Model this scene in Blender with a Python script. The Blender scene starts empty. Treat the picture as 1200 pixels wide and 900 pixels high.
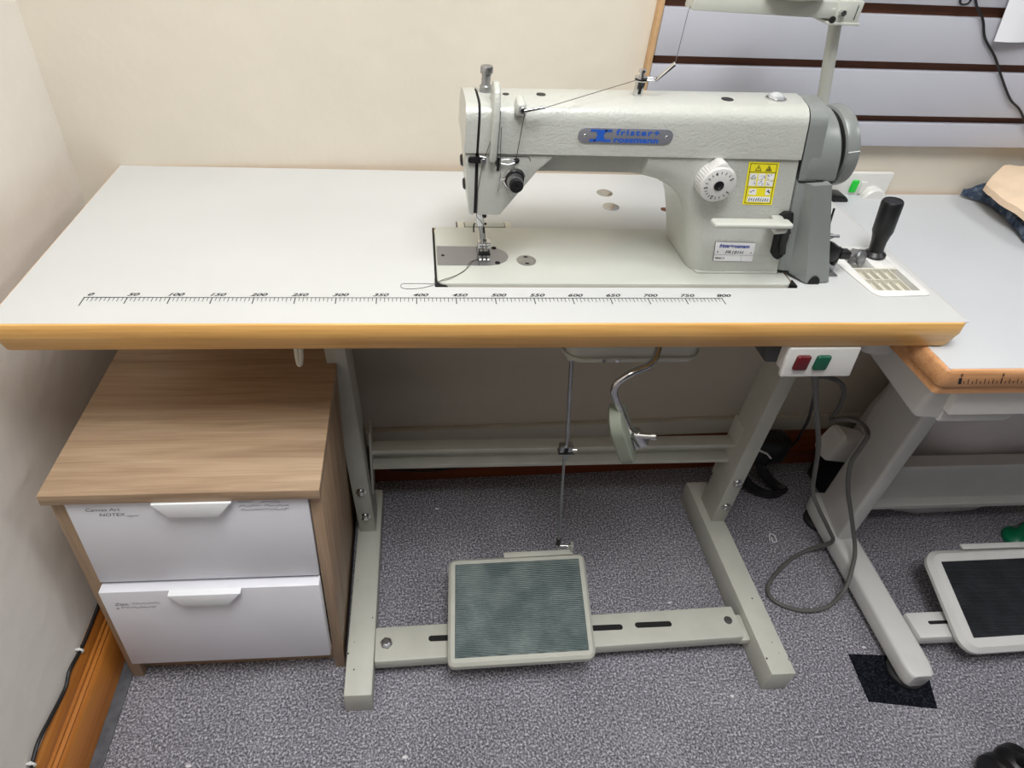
import bpy, bmesh, math, random
from mathutils import Vector, Matrix, noise
random.seed(7)
sc = bpy.context.scene
COL = sc.collection
PI = math.pi

# ------------------------------------------------------------------ materials
def lin(c):
    return tuple(((v/255)/12.92 if v/255 <= .04045 else ((v/255+.055)/1.055)**2.4) for v in c)

def base_mat(name, rgb, rough=.5, metal=0.0, spec=.5, coat=0.0):
    m = bpy.data.materials.new(name); m.use_nodes = True
    b = m.node_tree.nodes['Principled BSDF']
    b.inputs['Base Color'].default_value = (*lin(rgb), 1)
    b.inputs['Roughness'].default_value = rough
    b.inputs['Metallic'].default_value = metal
    b.inputs['Specular IOR Level'].default_value = spec
    b.inputs['Coat Weight'].default_value = coat
    return m, m.node_tree, b

def coords(nt, scale, rot=(0, 0, 0)):
    tc = nt.nodes.new('ShaderNodeTexCoord'); mp = nt.nodes.new('ShaderNodeMapping')
    mp.inputs['Scale'].default_value = scale; mp.inputs['Rotation'].default_value = rot
    nt.links.new(tc.outputs['Object'], mp.inputs['Vector'])
    return mp.outputs['Vector']

def noise_node(nt, vec, scale, detail=3, rough=.55, dist=0):
    n = nt.nodes.new('ShaderNodeTexNoise')
    n.inputs['Scale'].default_value = scale; n.inputs['Detail'].default_value = detail
    n.inputs['Roughness'].default_value = rough; n.inputs['Distortion'].default_value = dist
    nt.links.new(vec, n.inputs['Vector'])
    return n.outputs['Fac']

def ramp(nt, fac, stops):
    r = nt.nodes.new('ShaderNodeValToRGB'); e = r.color_ramp.elements
    while len(e) > 1: e.remove(e[-1])
    e[0].position = stops[0][0]; e[0].color = (*lin(stops[0][1]), 1)
    for p, c in stops[1:]:
        x = e.new(p); x.color = (*lin(c), 1)
    nt.links.new(fac, r.inputs['Fac'])
    return r.outputs['Color']

def mix(nt, fac, a, b, mode='MIX'):
    n = nt.nodes.new('ShaderNodeMix'); n.data_type = 'RGBA'; n.blend_type = mode
    if isinstance(fac, (int, float)): n.inputs[0].default_value = fac
    else: nt.links.new(fac, n.inputs[0])
    nt.links.new(a, n.inputs[6]); nt.links.new(b, n.inputs[7])
    return n.outputs[2]

def bump(nt, b, height, strength, dist):
    n = nt.nodes.new('ShaderNodeBump'); n.inputs['Strength'].default_value = strength
    n.inputs['Distance'].default_value = dist
    nt.links.new(height, n.inputs['Height']); nt.links.new(n.outputs['Normal'], b.inputs['Normal'])

def plain(name, rgb, rough=.5, metal=0, spec=.5, var=.04, vscale=9, bmp=None, coat=0):
    """a paint / plastic / metal: slight tone variation, optional fine bump (scale, strength, distance)"""
    m, nt, b = base_mat(name, rgb, rough, metal, spec, coat)
    v = coords(nt, (1, 1, 1))
    f = noise_node(nt, v, vscale, 4)
    lo = tuple(max(0, c*(1-var)) for c in rgb); hi = tuple(min(255, c*(1+var)) for c in rgb)
    nt.links.new(ramp(nt, f, [(.3, lo), (.7, hi)]), b.inputs['Base Color'])
    if bmp:
        h = noise_node(nt, v, bmp[0], 2)
        bump(nt, b, h, bmp[1], bmp[2])
    return m

def wood(name, dark, mid, light, axis, freq=26, rough=.45, stretch=14, coat=0):
    m, nt, b = base_mat(name, mid, rough, coat=coat)
    s = [freq, freq, freq]; s['xyz'.index(axis)] = freq/stretch
    v = coords(nt, tuple(s))
    f = noise_node(nt, v, 1, 5, .6, .6)
    c1 = ramp(nt, f, [(.3, dark), (.5, mid), (.72, light)])
    s2 = [q*9 for q in s]; s2['xyz'.index(axis)] = s[ 'xyz'.index(axis)]*3
    v2 = coords(nt, tuple(s2))
    f2 = noise_node(nt, v2, 1, 2)
    c2 = ramp(nt, f2, [(.35, tuple(c*.86 for c in mid)), (.6, light)])
    nt.links.new(mix(nt, .3, c1, c2), b.inputs['Base Color'])
    bump(nt, b, f2, .15, .0004)
    return m

M = {}
M['wall'] = plain('cream wall paint', (221, 213, 198), .85, spec=.2, var=.02, vscale=3, bmp=(26, .35, .004))
M['wall_l'] = plain('pale wall paint', (236, 230, 222), .85, spec=.2, var=.02, vscale=3, bmp=(26, .35, .004))
M['laminate'] = plain('white laminate', (198, 199, 198), .38, spec=.4, var=.008, vscale=6)
M['laminate2'] = plain('cool white laminate', (198, 201, 204), .38, spec=.4, var=.008, vscale=6)
M['honey'] = wood('honey lacquered edge wood', (196, 138, 68), (228, 172, 95), (240, 194, 122), 'x', 30, .35, 16)
M['beech'] = wood('pinkish beech edge wood', (176, 118, 72), (206, 150, 102), (220, 170, 124), 'x', 34, .4, 9)
M['oak'] = wood('pale oak veneer', (140, 113, 88), (172, 145, 116), (190, 165, 137), 'x', 40, .5, 14)
M['oak_v'] = wood('pale oak veneer upright', (140, 113, 88), (172, 145, 116), (190, 165, 137), 'z', 40, .5, 14)
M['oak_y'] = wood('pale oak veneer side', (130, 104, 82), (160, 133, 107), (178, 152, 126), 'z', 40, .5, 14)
M['pine'] = wood('orange varnished pine', (150, 84, 26), (184, 112, 44), (204, 136, 62), 'y', 20, .35, 12)
M['mahogany'] = wood('red brown varnished skirting', (92, 40, 18), (124, 60, 30), (142, 76, 40), 'x', 20, .35, 14)
M['drawer'] = plain('matt white drawer front', (230, 230, 236), .45, var=.01)
M['handle_white'] = plain('white handle plastic', (240, 241, 243), .35, var=.005)
M['frame'] = plain('warm grey painted steel', (188, 188, 178), .42, var=.03, vscale=14, bmp=(220, .05, .001))
M['frame_w'] = plain('pale grey painted steel', (206, 206, 204), .38, var=.02, vscale=10)
M['machine'] = plain('hammered grey green enamel', (186, 188, 181), .3, var=.02, vscale=8, bmp=(300, .6, .0012), coat=.3)
M['machine_s'] = plain('smooth grey green enamel', (190, 192, 184), .3, var=.015, vscale=8, coat=.2)
M['belt'] = plain('mid grey smooth plastic', (128, 132, 130), .32, var=.02, vscale=10)
M['wheelg'] = plain('grey handwheel enamel', (124, 128, 126), .3, var=.02)
M['chrome'] = plain('polished steel', (205, 205, 205), .18, 1, var=.05, vscale=60)
M['steel'] = plain('brushed steel', (165, 166, 168), .34, 1, var=.06, vscale=70)
M['plate'] = plain('satin steel plate', (158, 158, 162), .42, .85, var=.03)
M['black'] = plain('black plastic', (20, 20, 22), .4, var=.15)
M['blackm'] = plain('black rubber', (26, 26, 28), .7, var=.15)
M['dark'] = plain('dark gap', (12, 12, 12), .8, var=.1)
M['white'] = plain('white plastic', (224, 223, 219), .38, var=.01)
M['cream'] = plain('cream plastic', (212, 209, 195), .4, var=.01)
M['white_dial'] = plain('white dial plastic', (204, 203, 200), .4, var=.01)
M['yellow'] = plain('yellow label', (240, 226, 40), .45, var=.02)
M['label'] = plain('white label', (236, 236, 238), .45, var=.01)
M['ink'] = plain('black ink', (30, 30, 34), .6, var=.05)
M['pencil'] = plain('pencil mark', (104, 104, 110), .7, var=.2, vscale=120)
M['blue'] = plain('blue ink', (36, 92, 190), .45, var=.05)
M['navy'] = plain('navy ink', (50, 64, 150), .5, var=.05)
M['silver'] = plain('silver badge', (150, 151, 158), .4, .5, var=.03)
M['slat'] = plain('cool white slat board', (184, 185, 194), .35, var=.01, vscale=4)
M['groove'] = plain('brown groove board', (104, 62, 40), .6, var=.08)
M['edge_lip'] = plain('bare board edge', (206, 168, 124), .6, var=.05, vscale=40)
M['cord'] = plain('grey rubber cord', (92, 91, 88), .5, var=.03)
M['cord_b'] = plain('black rubber cord', (22, 22, 24), .5, var=.1)
M['green_neon'] = plain('green rocker', (30, 205, 60), .35, var=.03)
M['red'] = plain('red push button', (92, 14, 22), .35, var=.05)
M['greenb'] = plain('green push button', (10, 82, 60), .35, var=.05)
M['green_cone'] = plain('green plastic', (10, 118, 80), .35, var=.04)
M['thread'] = plain('dark thread', (70, 66, 62), .8, var=.2)
M['peach'] = plain('peach cotton', (233, 208, 180), .9, spec=.1, var=.03, vscale=18, bmp=(500, .3, .001))
M['paper'] = plain('white paper', (238, 239, 244), .7, var=.01)
M['bag'] = plain('pale plastic film', (222, 217, 218), .35, var=.03, vscale=6)
M['lint'] = plain('white lint', (225, 224, 226), .9, var=.05)

def denim():
    m, nt, b = base_mat('dark denim', (62, 74, 92), .9, spec=.1)
    f = noise_node(nt, coords(nt, (1, 1, 1)), 70, 5, .7)
    nt.links.new(ramp(nt, f, [(.3, (34, 42, 54)), (.52, (70, 82, 100)), (.7, (120, 130, 146))]), b.inputs['Base Color'])
    bump(nt, b, noise_node(nt, coords(nt, (1, 1, 1)), 400, 2), .4, .001)
    return m
M['denim'] = denim()

def carpet(name, dark, mid, light, dust):
    m, nt, b = base_mat(name, mid, .95, spec=.05)
    v = coords(nt, (1, 1, 1))
    f = noise_node(nt, v, 260, 3, .75)
    c = ramp(nt, f, [(.36, dark), (.5, mid), (.64, light)])
    g = noise_node(nt, v, 6, 5, .65)
    d = ramp(nt, g, [(.35, (112, 112, 112)), (.52, (128, 128, 128)), (.7, dust)])
    nt.links.new(mix(nt, .55, c, d, 'OVERLAY'), b.inputs['Base Color'])
    bump(nt, b, f, .9, .004)
    return m
M['carpet'] = carpet('flecked grey carpet', (92, 90, 98), (160, 158, 166), (230, 228, 234), (158, 158, 158))
M['carpet_d'] = carpet('black carpet offcut', (14, 15, 20), (30, 32, 40), (60, 62, 74), (130, 130, 130))
M['gripper'] = plain('grey underlay strip', (92, 93, 98), .9, var=.15, vscale=40)

def ribbed(name, rgb, hi, pitch, angle, rough):
    m, nt, b = base_mat(name, rgb, rough)
    v = coords(nt, (1, 1, 1), (0, 0, angle))
    w = nt.nodes.new('ShaderNodeTexWave'); w.wave_type = 'BANDS'; w.bands_direction = 'Y'
    w.inputs['Scale'].default_value = 2*PI/(20*pitch); w.inputs['Distortion'].default_value = 0
    nt.links.new(v, w.inputs['Vector'])
    f = noise_node(nt, v, 16, 5, .6)
    c = ramp(nt, f, [(.38, rgb), (.7, hi)])
    nt.links.new(c, b.inputs['Base Color'])
    bump(nt, b, w.outputs['Fac'], 1.0, .0022)
    return m
M['mat_green'] = ribbed('grey green ribbed rubber', (100, 116, 116), (140, 154, 152), .0040, math.radians(6), .55)
M['mat_black'] = ribbed('black ribbed rubber', (34, 36, 42), (52, 54, 60), .0040, math.radians(2), .5)

# ------------------------------------------------------------------ mesh builder
def rrect(x0, x1, y0, y1, r, n=5):
    pts = []
    for cx, cy, a0 in ((x1-r, y1-r, 0), (x0+r, y1-r, 90), (x0+r, y0+r, 180), (x1-r, y0+r, 270)):
        for i in range(n+1):
            a = math.radians(a0+90*i/n); pts.append((cx+r*math.cos(a), cy+r*math.sin(a)))
    return pts

def spline(pts, k=6):
    P = [Vector(p) for p in pts]; out = []
    for i in range(len(P)-1):
        p0 = P[max(i-1, 0)]; p1 = P[i]; p2 = P[i+1]; p3 = P[min(i+2, len(P)-1)]
        for j in range(k):
            t = j/k
            out.append(.5*((2*p1)+(-p0+p2)*t+(2*p0-5*p1+4*p2-p3)*t*t+(-p0+3*p1-3*p2+p3)*t**3))
    out.append(P[-1]); return out

class MB:
    def __init__(s): s.bm = bmesh.new(); s.mats = []; s.cur = 0
    def m(s, mat):
        mat = M[mat] if isinstance(mat, str) else mat
        if mat not in s.mats: s.mats.append(mat)
        s.cur = s.mats.index(mat); return s
    def _add(s, t, bev=0, seg=2, ang=30):
        bmesh.ops.recalc_face_normals(t, faces=t.faces)
        if bev:
            es = [e for e in t.edges if len(e.link_faces) == 2 and e.calc_face_angle(0) > math.radians(ang)]
            bmesh.ops.bevel(t, geom=es, offset=bev, segments=seg, profile=.5, affect='EDGES', clamp_overlap=True)
        for f in t.faces: f.material_index = s.cur; f.smooth = True
        me = bpy.data.meshes.new('t'); t.to_mesh(me); t.free(); s.bm.from_mesh(me); bpy.data.meshes.remove(me)
        return s
    def hexa(s, p, bev=0, seg=2):
        t = bmesh.new(); v = [t.verts.new(q) for q in p]
        for f in ((3, 2, 1, 0), (4, 5, 6, 7), (0, 1, 5, 4), (1, 2, 6, 5), (2, 3, 7, 6), (3, 0, 4, 7)): t.faces.new([v[i] for i in f])
        return s._add(t, bev, seg)
    def box(s, x0, x1, y0, y1, z0, z1, bev=0, seg=2):
        return s.hexa([(x0, y0, z0), (x1, y0, z0), (x1, y1, z0), (x0, y1, z0), (x0, y0, z1), (x1, y0, z1), (x1, y1, z1), (x0, y1, z1)], bev, seg)
    def prism(s, pts, ax, a0, a1, bev=0, seg=2, fn=None, ang=30):
        t = bmesh.new()
        def P(q, a):
            c = (q[0], a, q[1]) if ax == 'y' else ((a, q[0], q[1]) if ax == 'x' else (q[0], q[1], a))
            return fn(*c) if fn else c
        A = [t.verts.new(P(q, a0)) for q in pts]; B = [t.verts.new(P(q, a1)) for q in pts]; n = len(pts)
        t.faces.new(A[::-1]); t.faces.new(B)
        for i in range(n): t.faces.new((A[i], A[(i+1) % n], B[(i+1) % n], B[i]))
        return s._add(t, bev, seg, ang)
    def loft(s, loops, cap0=True, cap1=True, closed=False):
        t = bmesh.new(); L = [[t.verts.new(p) for p in l] for l in loops]; n = len(L[0])
        pairs = list(zip(L, L[1:])) + ([(L[-1], L[0])] if closed else [])
        for a, b in pairs:
            for i in range(n): t.faces.new((a[i], a[(i+1) % n], b[(i+1) % n], b[i]))
        if cap0 and not closed: t.faces.new(L[0][::-1])
        if cap1 and not closed: t.faces.new(L[-1])
        return s._add(t)
    def tube(s, pts, r, n=10, smooth=0):
        P = spline(pts, smooth) if smooth else [Vector(p) for p in pts]
        loops = []; up = None
        for i, p in enumerate(P):
            d = (P[min(i+1, len(P)-1)]-P[max(i-1, 0)]).normalized()
            if up is None: up = d.orthogonal().normalized()
            up = (up-d*up.dot(d)).normalized(); sd = d.cross(up)
            rr = r[i] if isinstance(r, (list, tuple)) else r
            loops.append([p+(up*math.cos(2*PI*k/n)+sd*math.sin(2*PI*k/n))*rr for k in range(n)])
        return s.loft(loops)
    def lathe(s, prof, o, ax, n=32):
        """prof: (radius, height along ax) from o"""
        o = Vector(o); ax = Vector(ax).normalized(); u = ax.orthogonal().normalized(); w = ax.cross(u)
        return s.loft([[o+ax*h+(u*math.cos(2*PI*k/n)+w*math.sin(2*PI*k/n))*max(r, 1e-5) for k in range(n)] for r, h in prof])
    def cyl(s, a, b, r, n=20, bev=0):
        a = Vector(a); b = Vector(b); h = (b-a).length; e = bev
        prof = [(r, 0), (r, h)] if not e else [(r-e, 0), (r, e), (r, h-e), (r-e, h)]
        return s.lathe(prof, a, b-a, n)
    def ball(s, c, r, sc=(1, 1, 1), sub=3):
        t = bmesh.new(); bmesh.ops.create_icosphere(t, subdivisions=sub, radius=r)
        for v in t.verts: v.co = Vector((v.co.x*sc[0]+c[0], v.co.y*sc[1]+c[1], v.co.z*sc[2]+c[2]))
        return s._add(t)
    def flat(s, pts):
        t = bmesh.new(); t.faces.new([t.verts.new(p) for p in pts])
        for f in t.faces: f.material_index = s.cur
        me = bpy.data.meshes.new('t'); t.to_mesh(me); t.free(); s.bm.from_mesh(me); bpy.data.meshes.remove(me); return s
    def text(s, body, size, org, ex, ez, bold=0, align='CENTER', shear=0, sx=1, sp=1):
        """letters lying in the plane org + u*ex + v*ez"""
        cu = bpy.data.curves.new('t', 'FONT'); cu.body = body; cu.size = size; cu.offset = bold; cu.shear = shear
        cu.align_x = align; cu.align_y = 'CENTER'; cu.resolution_u = 3; cu.space_character = sp
        ob = bpy.data.objects.new('t', cu); COL.objects.link(ob)
        dg = bpy.context.evaluated_depsgraph_get(); me = bpy.data.meshes.new_from_object(ob.evaluated_get(dg))
        org = Vector(org); ex = Vector(ex); ez = Vector(ez)
        for v in me.vertices: v.co = org+ex*(v.co.x*sx)+ez*v.co.y
        t = bmesh.new(); t.from_mesh(me)
        for f in t.faces: f.material_index = s.cur
        bpy.data.meshes.remove(me); me = bpy.data.meshes.new('t'); t.to_mesh(me); t.free(); s.bm.from_mesh(me)
        bpy.data.meshes.remove(me); bpy.data.objects.remove(ob); bpy.data.curves.remove(cu); return s
    def each(s, fn):
        for v in s.bm.verts: v.co = Vector(fn(*v.co))
        return s
    def build(s, name, parent=None, label=None, angle=35):
        root = parent
        while root is not None and root.parent: root = root.parent
        me = bpy.data.meshes.new(name)
        if root is not None:
            off = Vector(root.location)
            for v in s.bm.verts: v.co -= off
        s.bm.to_mesh(me); s.bm.free()
        for m_ in s.mats: me.materials.append(m_)
        me.set_sharp_from_angle(angle=math.radians(angle))
        ob = bpy.data.objects.new(name, me); COL.objects.link(ob)
        if parent is not None: ob.parent = parent
        if label: ob['label'] = label
        return ob

def tag(o, label, cat, group=None, kind=None):
    o['label'] = label; o['category'] = cat
    if group: o['group'] = group
    if kind: o['kind'] = kind
    return o
def thing(name, loc, label, cat, group=None):
    o = bpy.data.objects.new(name, None); COL.objects.link(o); o.location = loc; o.empty_display_size = .05
    return tag(o, label, cat, group)
def struct(mb, name): o = mb.build(name); o['kind'] = 'structure'; return o

# ------------------------------------------------------------------ the room
YW, XL = .452, -.074
struct(MB().m('carpet').box(XL, 3.4, -3.0, YW+.02, -.02, 0), 'floor')
KY = .028
def wl(x, y, z): return (x, y+KY*(x-.3), z)      # the back wall runs slightly away to the right
struct(MB().m('wall').box(XL-.1, 3.4, YW, YW+.1, -.02, 2.5).each(wl), 'wall_back')
struct(MB().m('wall_l').box(XL-.1, XL, -3.0, YW, -.02, 2.5), 'wall_left')
struct(MB().m(plain('white ceiling paint', (235, 235, 232), .9)).box(XL-.1, 3.5, -3.1, YW+.1, 2.5, 2.6), 'ceiling')
# left skirting, moulded profile (x, z)
pr = [(XL, 0), (-.050, 0), (-.050, .088), (-.053, .094), (-.0555, .096), (-.0555, .101), (-.060, .104), (-.060, .110), (-.0635, .113),
      (-.0635, .120), (-.066, .128), (-.070, .137), (XL, .138)]
struct(MB().m('pine').prism(pr, 'y', -3.0, YW), 'baseboard_left')
# back skirting and the cream trunking above it
pr = [(YW, 0), (.404, 0), (.404, .052), (.410, .058), (.410, .066), (.418, .070), (.422, .080), (.434, .087), (YW, .088)]
struct(MB().m('mahogany').prism(pr, 'x', -.05, 3.4).each(wl), 'baseboard_back')
struct(MB().m('cream').box(-.05, 3.4, .438, YW, .088, .135, .002).each(wl), 'trim_1')
struct(MB().m('gripper').box(-.050, -.028, -3.0, .42, 0, .003, .001), 'trim_2')

# ceiling lamps (three panels)
lampm, nt, b = base_mat('lit diffuser', (255, 255, 255))
b.inputs['Emission Color'].default_value = (1, .97, .93, 1); b.inputs['Emission Strength'].default_value = 2
for i, (x, y, lab) in enumerate(((.8, -.25, 'square ceiling light panel above the sewing table'), (2.6, -.5, 'square ceiling light panel above the right table'), (.5, -.75, 'square ceiling light panel in front of the sewing table'))):
    t = thing('ceiling_light', (x, y, 2.5), lab, 'ceiling light', 'ceiling light panels')
    MB().m('white').loft([[(*p, z) for p in rrect(x-a, x+a, y-a, y+a, .01, 2)] for a, z in ((.31, 2.5), (.31, 2.475), (.29, 2.475), (.29, 2.49))], False, False).build('light_frame', t)
    MB().m(lampm).box(x-.29, x+.29, y-.29, y+.29, 2.482, 2.488).build('diffuser', t)
def area(name, loc, size, power, color, target=None, sy=None):
    L = bpy.data.lights.new(name, 'AREA'); L.shape = 'RECTANGLE'; L.size = size; L.size_y = sy or size; L.energy = power; L.color = color
    o = bpy.data.objects.new(name, L); COL.objects.link(o); o.location = loc
    if target: o.rotation_euler = (Vector(target)-Vector(loc)).to_track_quat('-Z', 'Y').to_euler()
    return o
area('lamp_panel', (.8, -.25, 2.47), .58, 9.5, (.985, 1, 1.01))
area('lamp_panel', (2.6, -.5, 2.47), .58, 10, (.985, 1, 1.01))
area('lamp_panel', (.5, -.75, 2.47), .58, 19, (.985, 1, 1.01))
w = bpy.data.worlds.new('World'); sc.world = w; w.use_nodes = True
w.node_tree.nodes['Background'].inputs[0].default_value = (1, 1, 1, 1)
w.node_tree.nodes['Background'].inputs[1].default_value = .05

# slatwall
t = thing('slatwall_panel', (.87, YW, .84), 'cool white slatted wall panel with brown grooves behind the machine', 'wall panel')
MB().m('groove').box(.872, 3.0, .444, YW-.0005, .8335, 1.5).each(wl).build('groove_board', t)
for z0, z1 in ((.836, .8775), (.8905, .9655), (.9795, 1.0495), (1.0655, 1.1415), (1.1565, 1.2315), (1.2465, 1.3215), (1.3365, 1.4115)):
    MB().m('slat').box(.872, 3.0, .431, .444, z0, z1, .0012).each(wl).build('slat', t)
MB().m('edge_lip').box(.8645, .8715, .433, YW-.0005, .8335, 1.5, .001).each(wl).build('edge_strip', t)

# ------------------------------------------------------------------ main sewing table
H = .78
T = thing('sewing_table', (.6, .2, 0), 'industrial sewing table with white top, honey wood edge and grey steel stand', 'table')
def table_top(T, x0, x1, y0, y1, H, hole, lam, edge, prof, rc, post=None):
    mb = MB().m(lam); e = .0016; zb = H-.044
    X0, X1, Y0, Y1 = x0+e, x1-e, y0+e, y1-e
    if hole:
        def cells(xa, xb, ya, yb, z0, z1):
            gx_ = sorted({xa, xb, *[h[0] for h in hole], *[h[1] for h in hole]}); gy = sorted({ya, yb, *[h[2] for h in hole], *[h[3] for h in hole]})
            for a, b in zip(gx_, gx_[1:]):
                for c, d in zip(gy, gy[1:]):
                    if not any(h[0] <= (a+b)/2 <= h[1] and h[2] <= (c+d)/2 <= h[3] for h in hole): mb.box(a, b, c, d, z0, z1)
        cells(X0, X1, Y0, Y1, H-.0012, H); mb.m(edge); cells(x0+.02, x1-.02, y0+.02, y1-.02, zb, H-.0012)
    else: mb.box(X0, X1, Y0, Y1, H-.0012, H).m(edge).box(x0+.02, x1-.02, y0+.02, y1-.02, zb, H-.0012)
    if post:
        mb.each(post)
    top = mb.build('tabletop', T)
    mb = MB().m(edge)
    mb.loft([[(p[0], p[1], z) for p in rrect(x0+i, x1-i, y0+i, y1-i, max(rc-i, .0012), 4)] for i, z in prof], False, False)
    if post: mb.each(post)
    mb.build('edge_band', top, angle=50)
    return top
top = table_top(T, 0, 1.203, 0, .445, H, [(.5148, 1.0075, .0795, .2385), (1.1115, 1.181, .0690, .1810)], 'laminate', 'honey',
    [(.0016, H-.0003), (.0003, H-.0006), (-.0006, H-.002), (-.001, H-.019), (.0004, H-.0225), (.0055, H-.041), (.0095, H-.045), (.014, H-.0455), (.03, H-.0456)], .012)
# printed scale along the front
mb = MB().m('ink'); rx, ry, z = .0905, .0545, H+.0003
ex, ey = Vector((1, 0, 0)), Vector((0, 1, 0))
def flatbox(mb, x0, x1, y0, y1, z): mb.flat([(x0, y0, z), (x1, y0, z), (x1, y1, z), (x0, y1, z)])
flatbox(mb, rx-.001, rx+.801, ry-.0006, ry+.0006, z)
for k in range(161):
    x = rx+k*.005; big = k % 10 == 0
    L = .0135 if big else (.009 if k % 2 == 0 else .0075)
    if k == 0: L = .018
    flatbox(mb, x-(.0006 if big else .00035), x+(.0006 if big else .00035), ry-L, ry, z)
for k in range(0, 801, 50):
    mb.text(str(k), .0085, (rx+k/1000+.004, ry+.0062, z), ex, ey, .0002, shear=.35, sx=1.5)
mb.build('measuring_scale', top)
# screw caps and hinge plates behind the machine
for x, y in ((.808, .366), (.806, .315)):
    MB().m('chrome').lathe([(.0135, 0), (.0135, .001), (.012, .0016), (.001, .0016)], (x, y, H), (0, 0, 1), 28).build('screw_cap', top)
MB().m('groove').lathe([(.006, 0), (.006, .0008), (.001, .0008)], (.8935, .309, H), (0, 0, 1), 20).build('screw_hole', top)
mb = MB().m('cream').prism(rrect(.553, .634, .2386, .258, .004, 3), 'z', H-.001, H+.0012).m('machine_s').box(.564, .624, .2386, .2545, H+.001, H+.003, .0008)
mb.m('dark').box(.5515, .553, .2386, .256, H-.0005, H+.0016).box(.5632, .564, .2386, .2545, H+.001, H+.0016).box(.624, .625, .2386, .2545, H+.001, H+.0016).box(.564, .624, .2545, .2552, H+.001, H+.0016)
mb.build('hinge_plate', top)
# steel stand
def bolt_head(mb, c, ax, r=.0075):
    mb.lathe([(r*1.35, 0), (r*1.35, .0015), (r*.95, .0016), (r*.95, .0065), (r*.7, .0078), (.0005, .0078)], c, ax, 6 if r > .008 else 18)
LEAN = .0286/.44
postL = MB().m('frame').hexa([(.372-LEAN*.67, .221, .735), (.407-LEAN*.67, .221, .735), (.407-LEAN*.67, .285, .735), (.372-LEAN*.67, .285, .735),
    (.372, .221, .060), (.407, .221, .060), (.407, .285, .060), (.372, .285, .060)], .002).build('leg_post', T)
for z in (.195, .115):
    mb = MB().m('chrome'); bolt_head(mb, (.3895-LEAN*(z-.06), .2212, z), (0, -1, 0), .0078); mb.build('bolt', postL)
postR = MB().m('frame').hexa([(1.158, .221, .735), (1.189, .221, .735), (1.189, .285, .735), (1.158, .285, .735),
    (1.150, .221, .060), (1.182, .221, .060), (1.182, .285, .060), (1.150, .285, .060)], .002).build('leg_post', T)
for z in (.195, .115):
    mb = MB().m('chrome'); bolt_head(mb, (1.1685, .2212, z), (0, -1, 0), .0078); mb.build('bolt', postR)
def foot(x0, x1, bx0, bx1, y0, y1, h):
    mb = MB().m('frame')
    mb.hexa([(x0, y0, 0), (x1, y0, 0), (bx1, y1, 0), (bx0, y1, 0), (x0, y0, h), (x1, y0, h), (bx1, y1, h), (bx0, y1, h)], .0025)
    return mb
for a in ((.3635, .4125, .3685, .4175), (1.1395, 1.1865, 1.132, 1.181)):
    f = foot(*a, -.114, .333, .062).build('foot', T)
    for k in range(5):
        y = random.uniform(-.1, .15); x = a[0]+random.choice((.003, .044, random.uniform(.008, .04)))
        mb = MB().m('dark').ball((x, y, .0621), random.uniform(.0008, .0018), (1, 1.4, .25), 1); mb.build('paint_chip', f)
# rear crossbar: shallow channel with turned lips, plates and bolts
cb = MB().m('frame')
sec = [(.284, .220), (.256, .220), (.256, .230), (.2785, .232), (.2785, .262), (.256, .265), (.256, .275), (.284, .275)]
cb.prism(sec, 'x', .403, 1.158, .001, 1)
crossbar = cb.build('crossbar', T)
MB().m('frame').box(.400, .4045, .250, .292, .15, .33, .001).build('end_plate', crossbar)
MB().m('frame').box(1.152, 1.1565, .250, .292, .15, .33, .001).build('end_plate', crossbar)
# front treadle bar with slots
mb = MB().m('frame')
zt, zb_ = .058, .030
mb.hexa([(.4135, -.056, zb_), (1.120, -.040, zb_), (1.120, .024, zb_), (.4135, .010, zb_), (.4135, -.056, zt), (1.120, -.040, zt), (1.120, .024, zt), (.4135, .010, zt)], .004)
mb.hexa([(1.115, -.040, .028), (1.1365, -.040, .028), (1.1365, .012, .028), (1.115, .012, .028), (1.115, -.040, .045), (1.1365, -.040, .045), (1.1365, .012, .045), (1.115, .012, .045)], .002)
bar = mb.build('treadle_bar', T)
for xa, xb in ((.513, .60), (.815, .887), (.912, .985)):
    yc = -.019+(xa+xb-.9)*.011
    MB().m('dark').prism(rrect(xa, xb, yc-.0055, yc+.0055, .0053, 5), 'z', zt-.002, zt+.0004).build('slot', bar)
mb = MB().m('steel'); bolt_head(mb, (.435, -.022, zt), (0, 0, 1), .0085); mb.build('bolt', bar)
mb = MB().m('steel').lathe([(.008, 0), (.008, .0008), (.004, .001), (.001, .001)], (1.100, -.006, zt), (0, 0, 1)); mb.build('bolt', bar)

# treadle pedal
def slab(mb, c, th, r, n=5, inset=0, up=0, bevel=.003):
    """rounded plate through the four top corners c (bl, br, tr, tl), thickness th"""
    bl, br, tr, tl = [Vector(p) for p in c]
    W = ((br-bl).length+(tr-tl).length)/2; D = ((tl-bl).length+(tr-br).length)/2
    nrm = ((br-bl).cross(tl-bl)).normalized()
    def P(u, v): return bl*(1-u)*(1-v)+br*u*(1-v)+tr*u*v+tl*(1-u)*v
    loops = []
    for i, dz in ((bevel, -th), (0, -th+bevel), (0, -bevel), (bevel, 0)):
        q = inset+i
        loops.append([P(p[0]/W, p[1]/D)+nrm*(dz+up) for p in rrect(q, W-q, q, D-q, max(r-q, .001), n)])
    mb.loft(loops)
    return P, W, D, nrm
pc = [(.5448, -.083, .086), (.8135, -.0815, .092), (.8325, .124, .106), (.556, .121, .102)]
PD = MB().m('frame'); slab(PD, pc, .022, .014, bevel=.005); pedal = PD.build('treadle_pedal', T)
mb = MB().m('mat_green'); slab(mb, pc, .004, .014, inset=.013, up=.0022, bevel=.0012); mb.build('rubber_mat', pedal, 'grey green ribbed rubber pedal mat')
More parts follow.
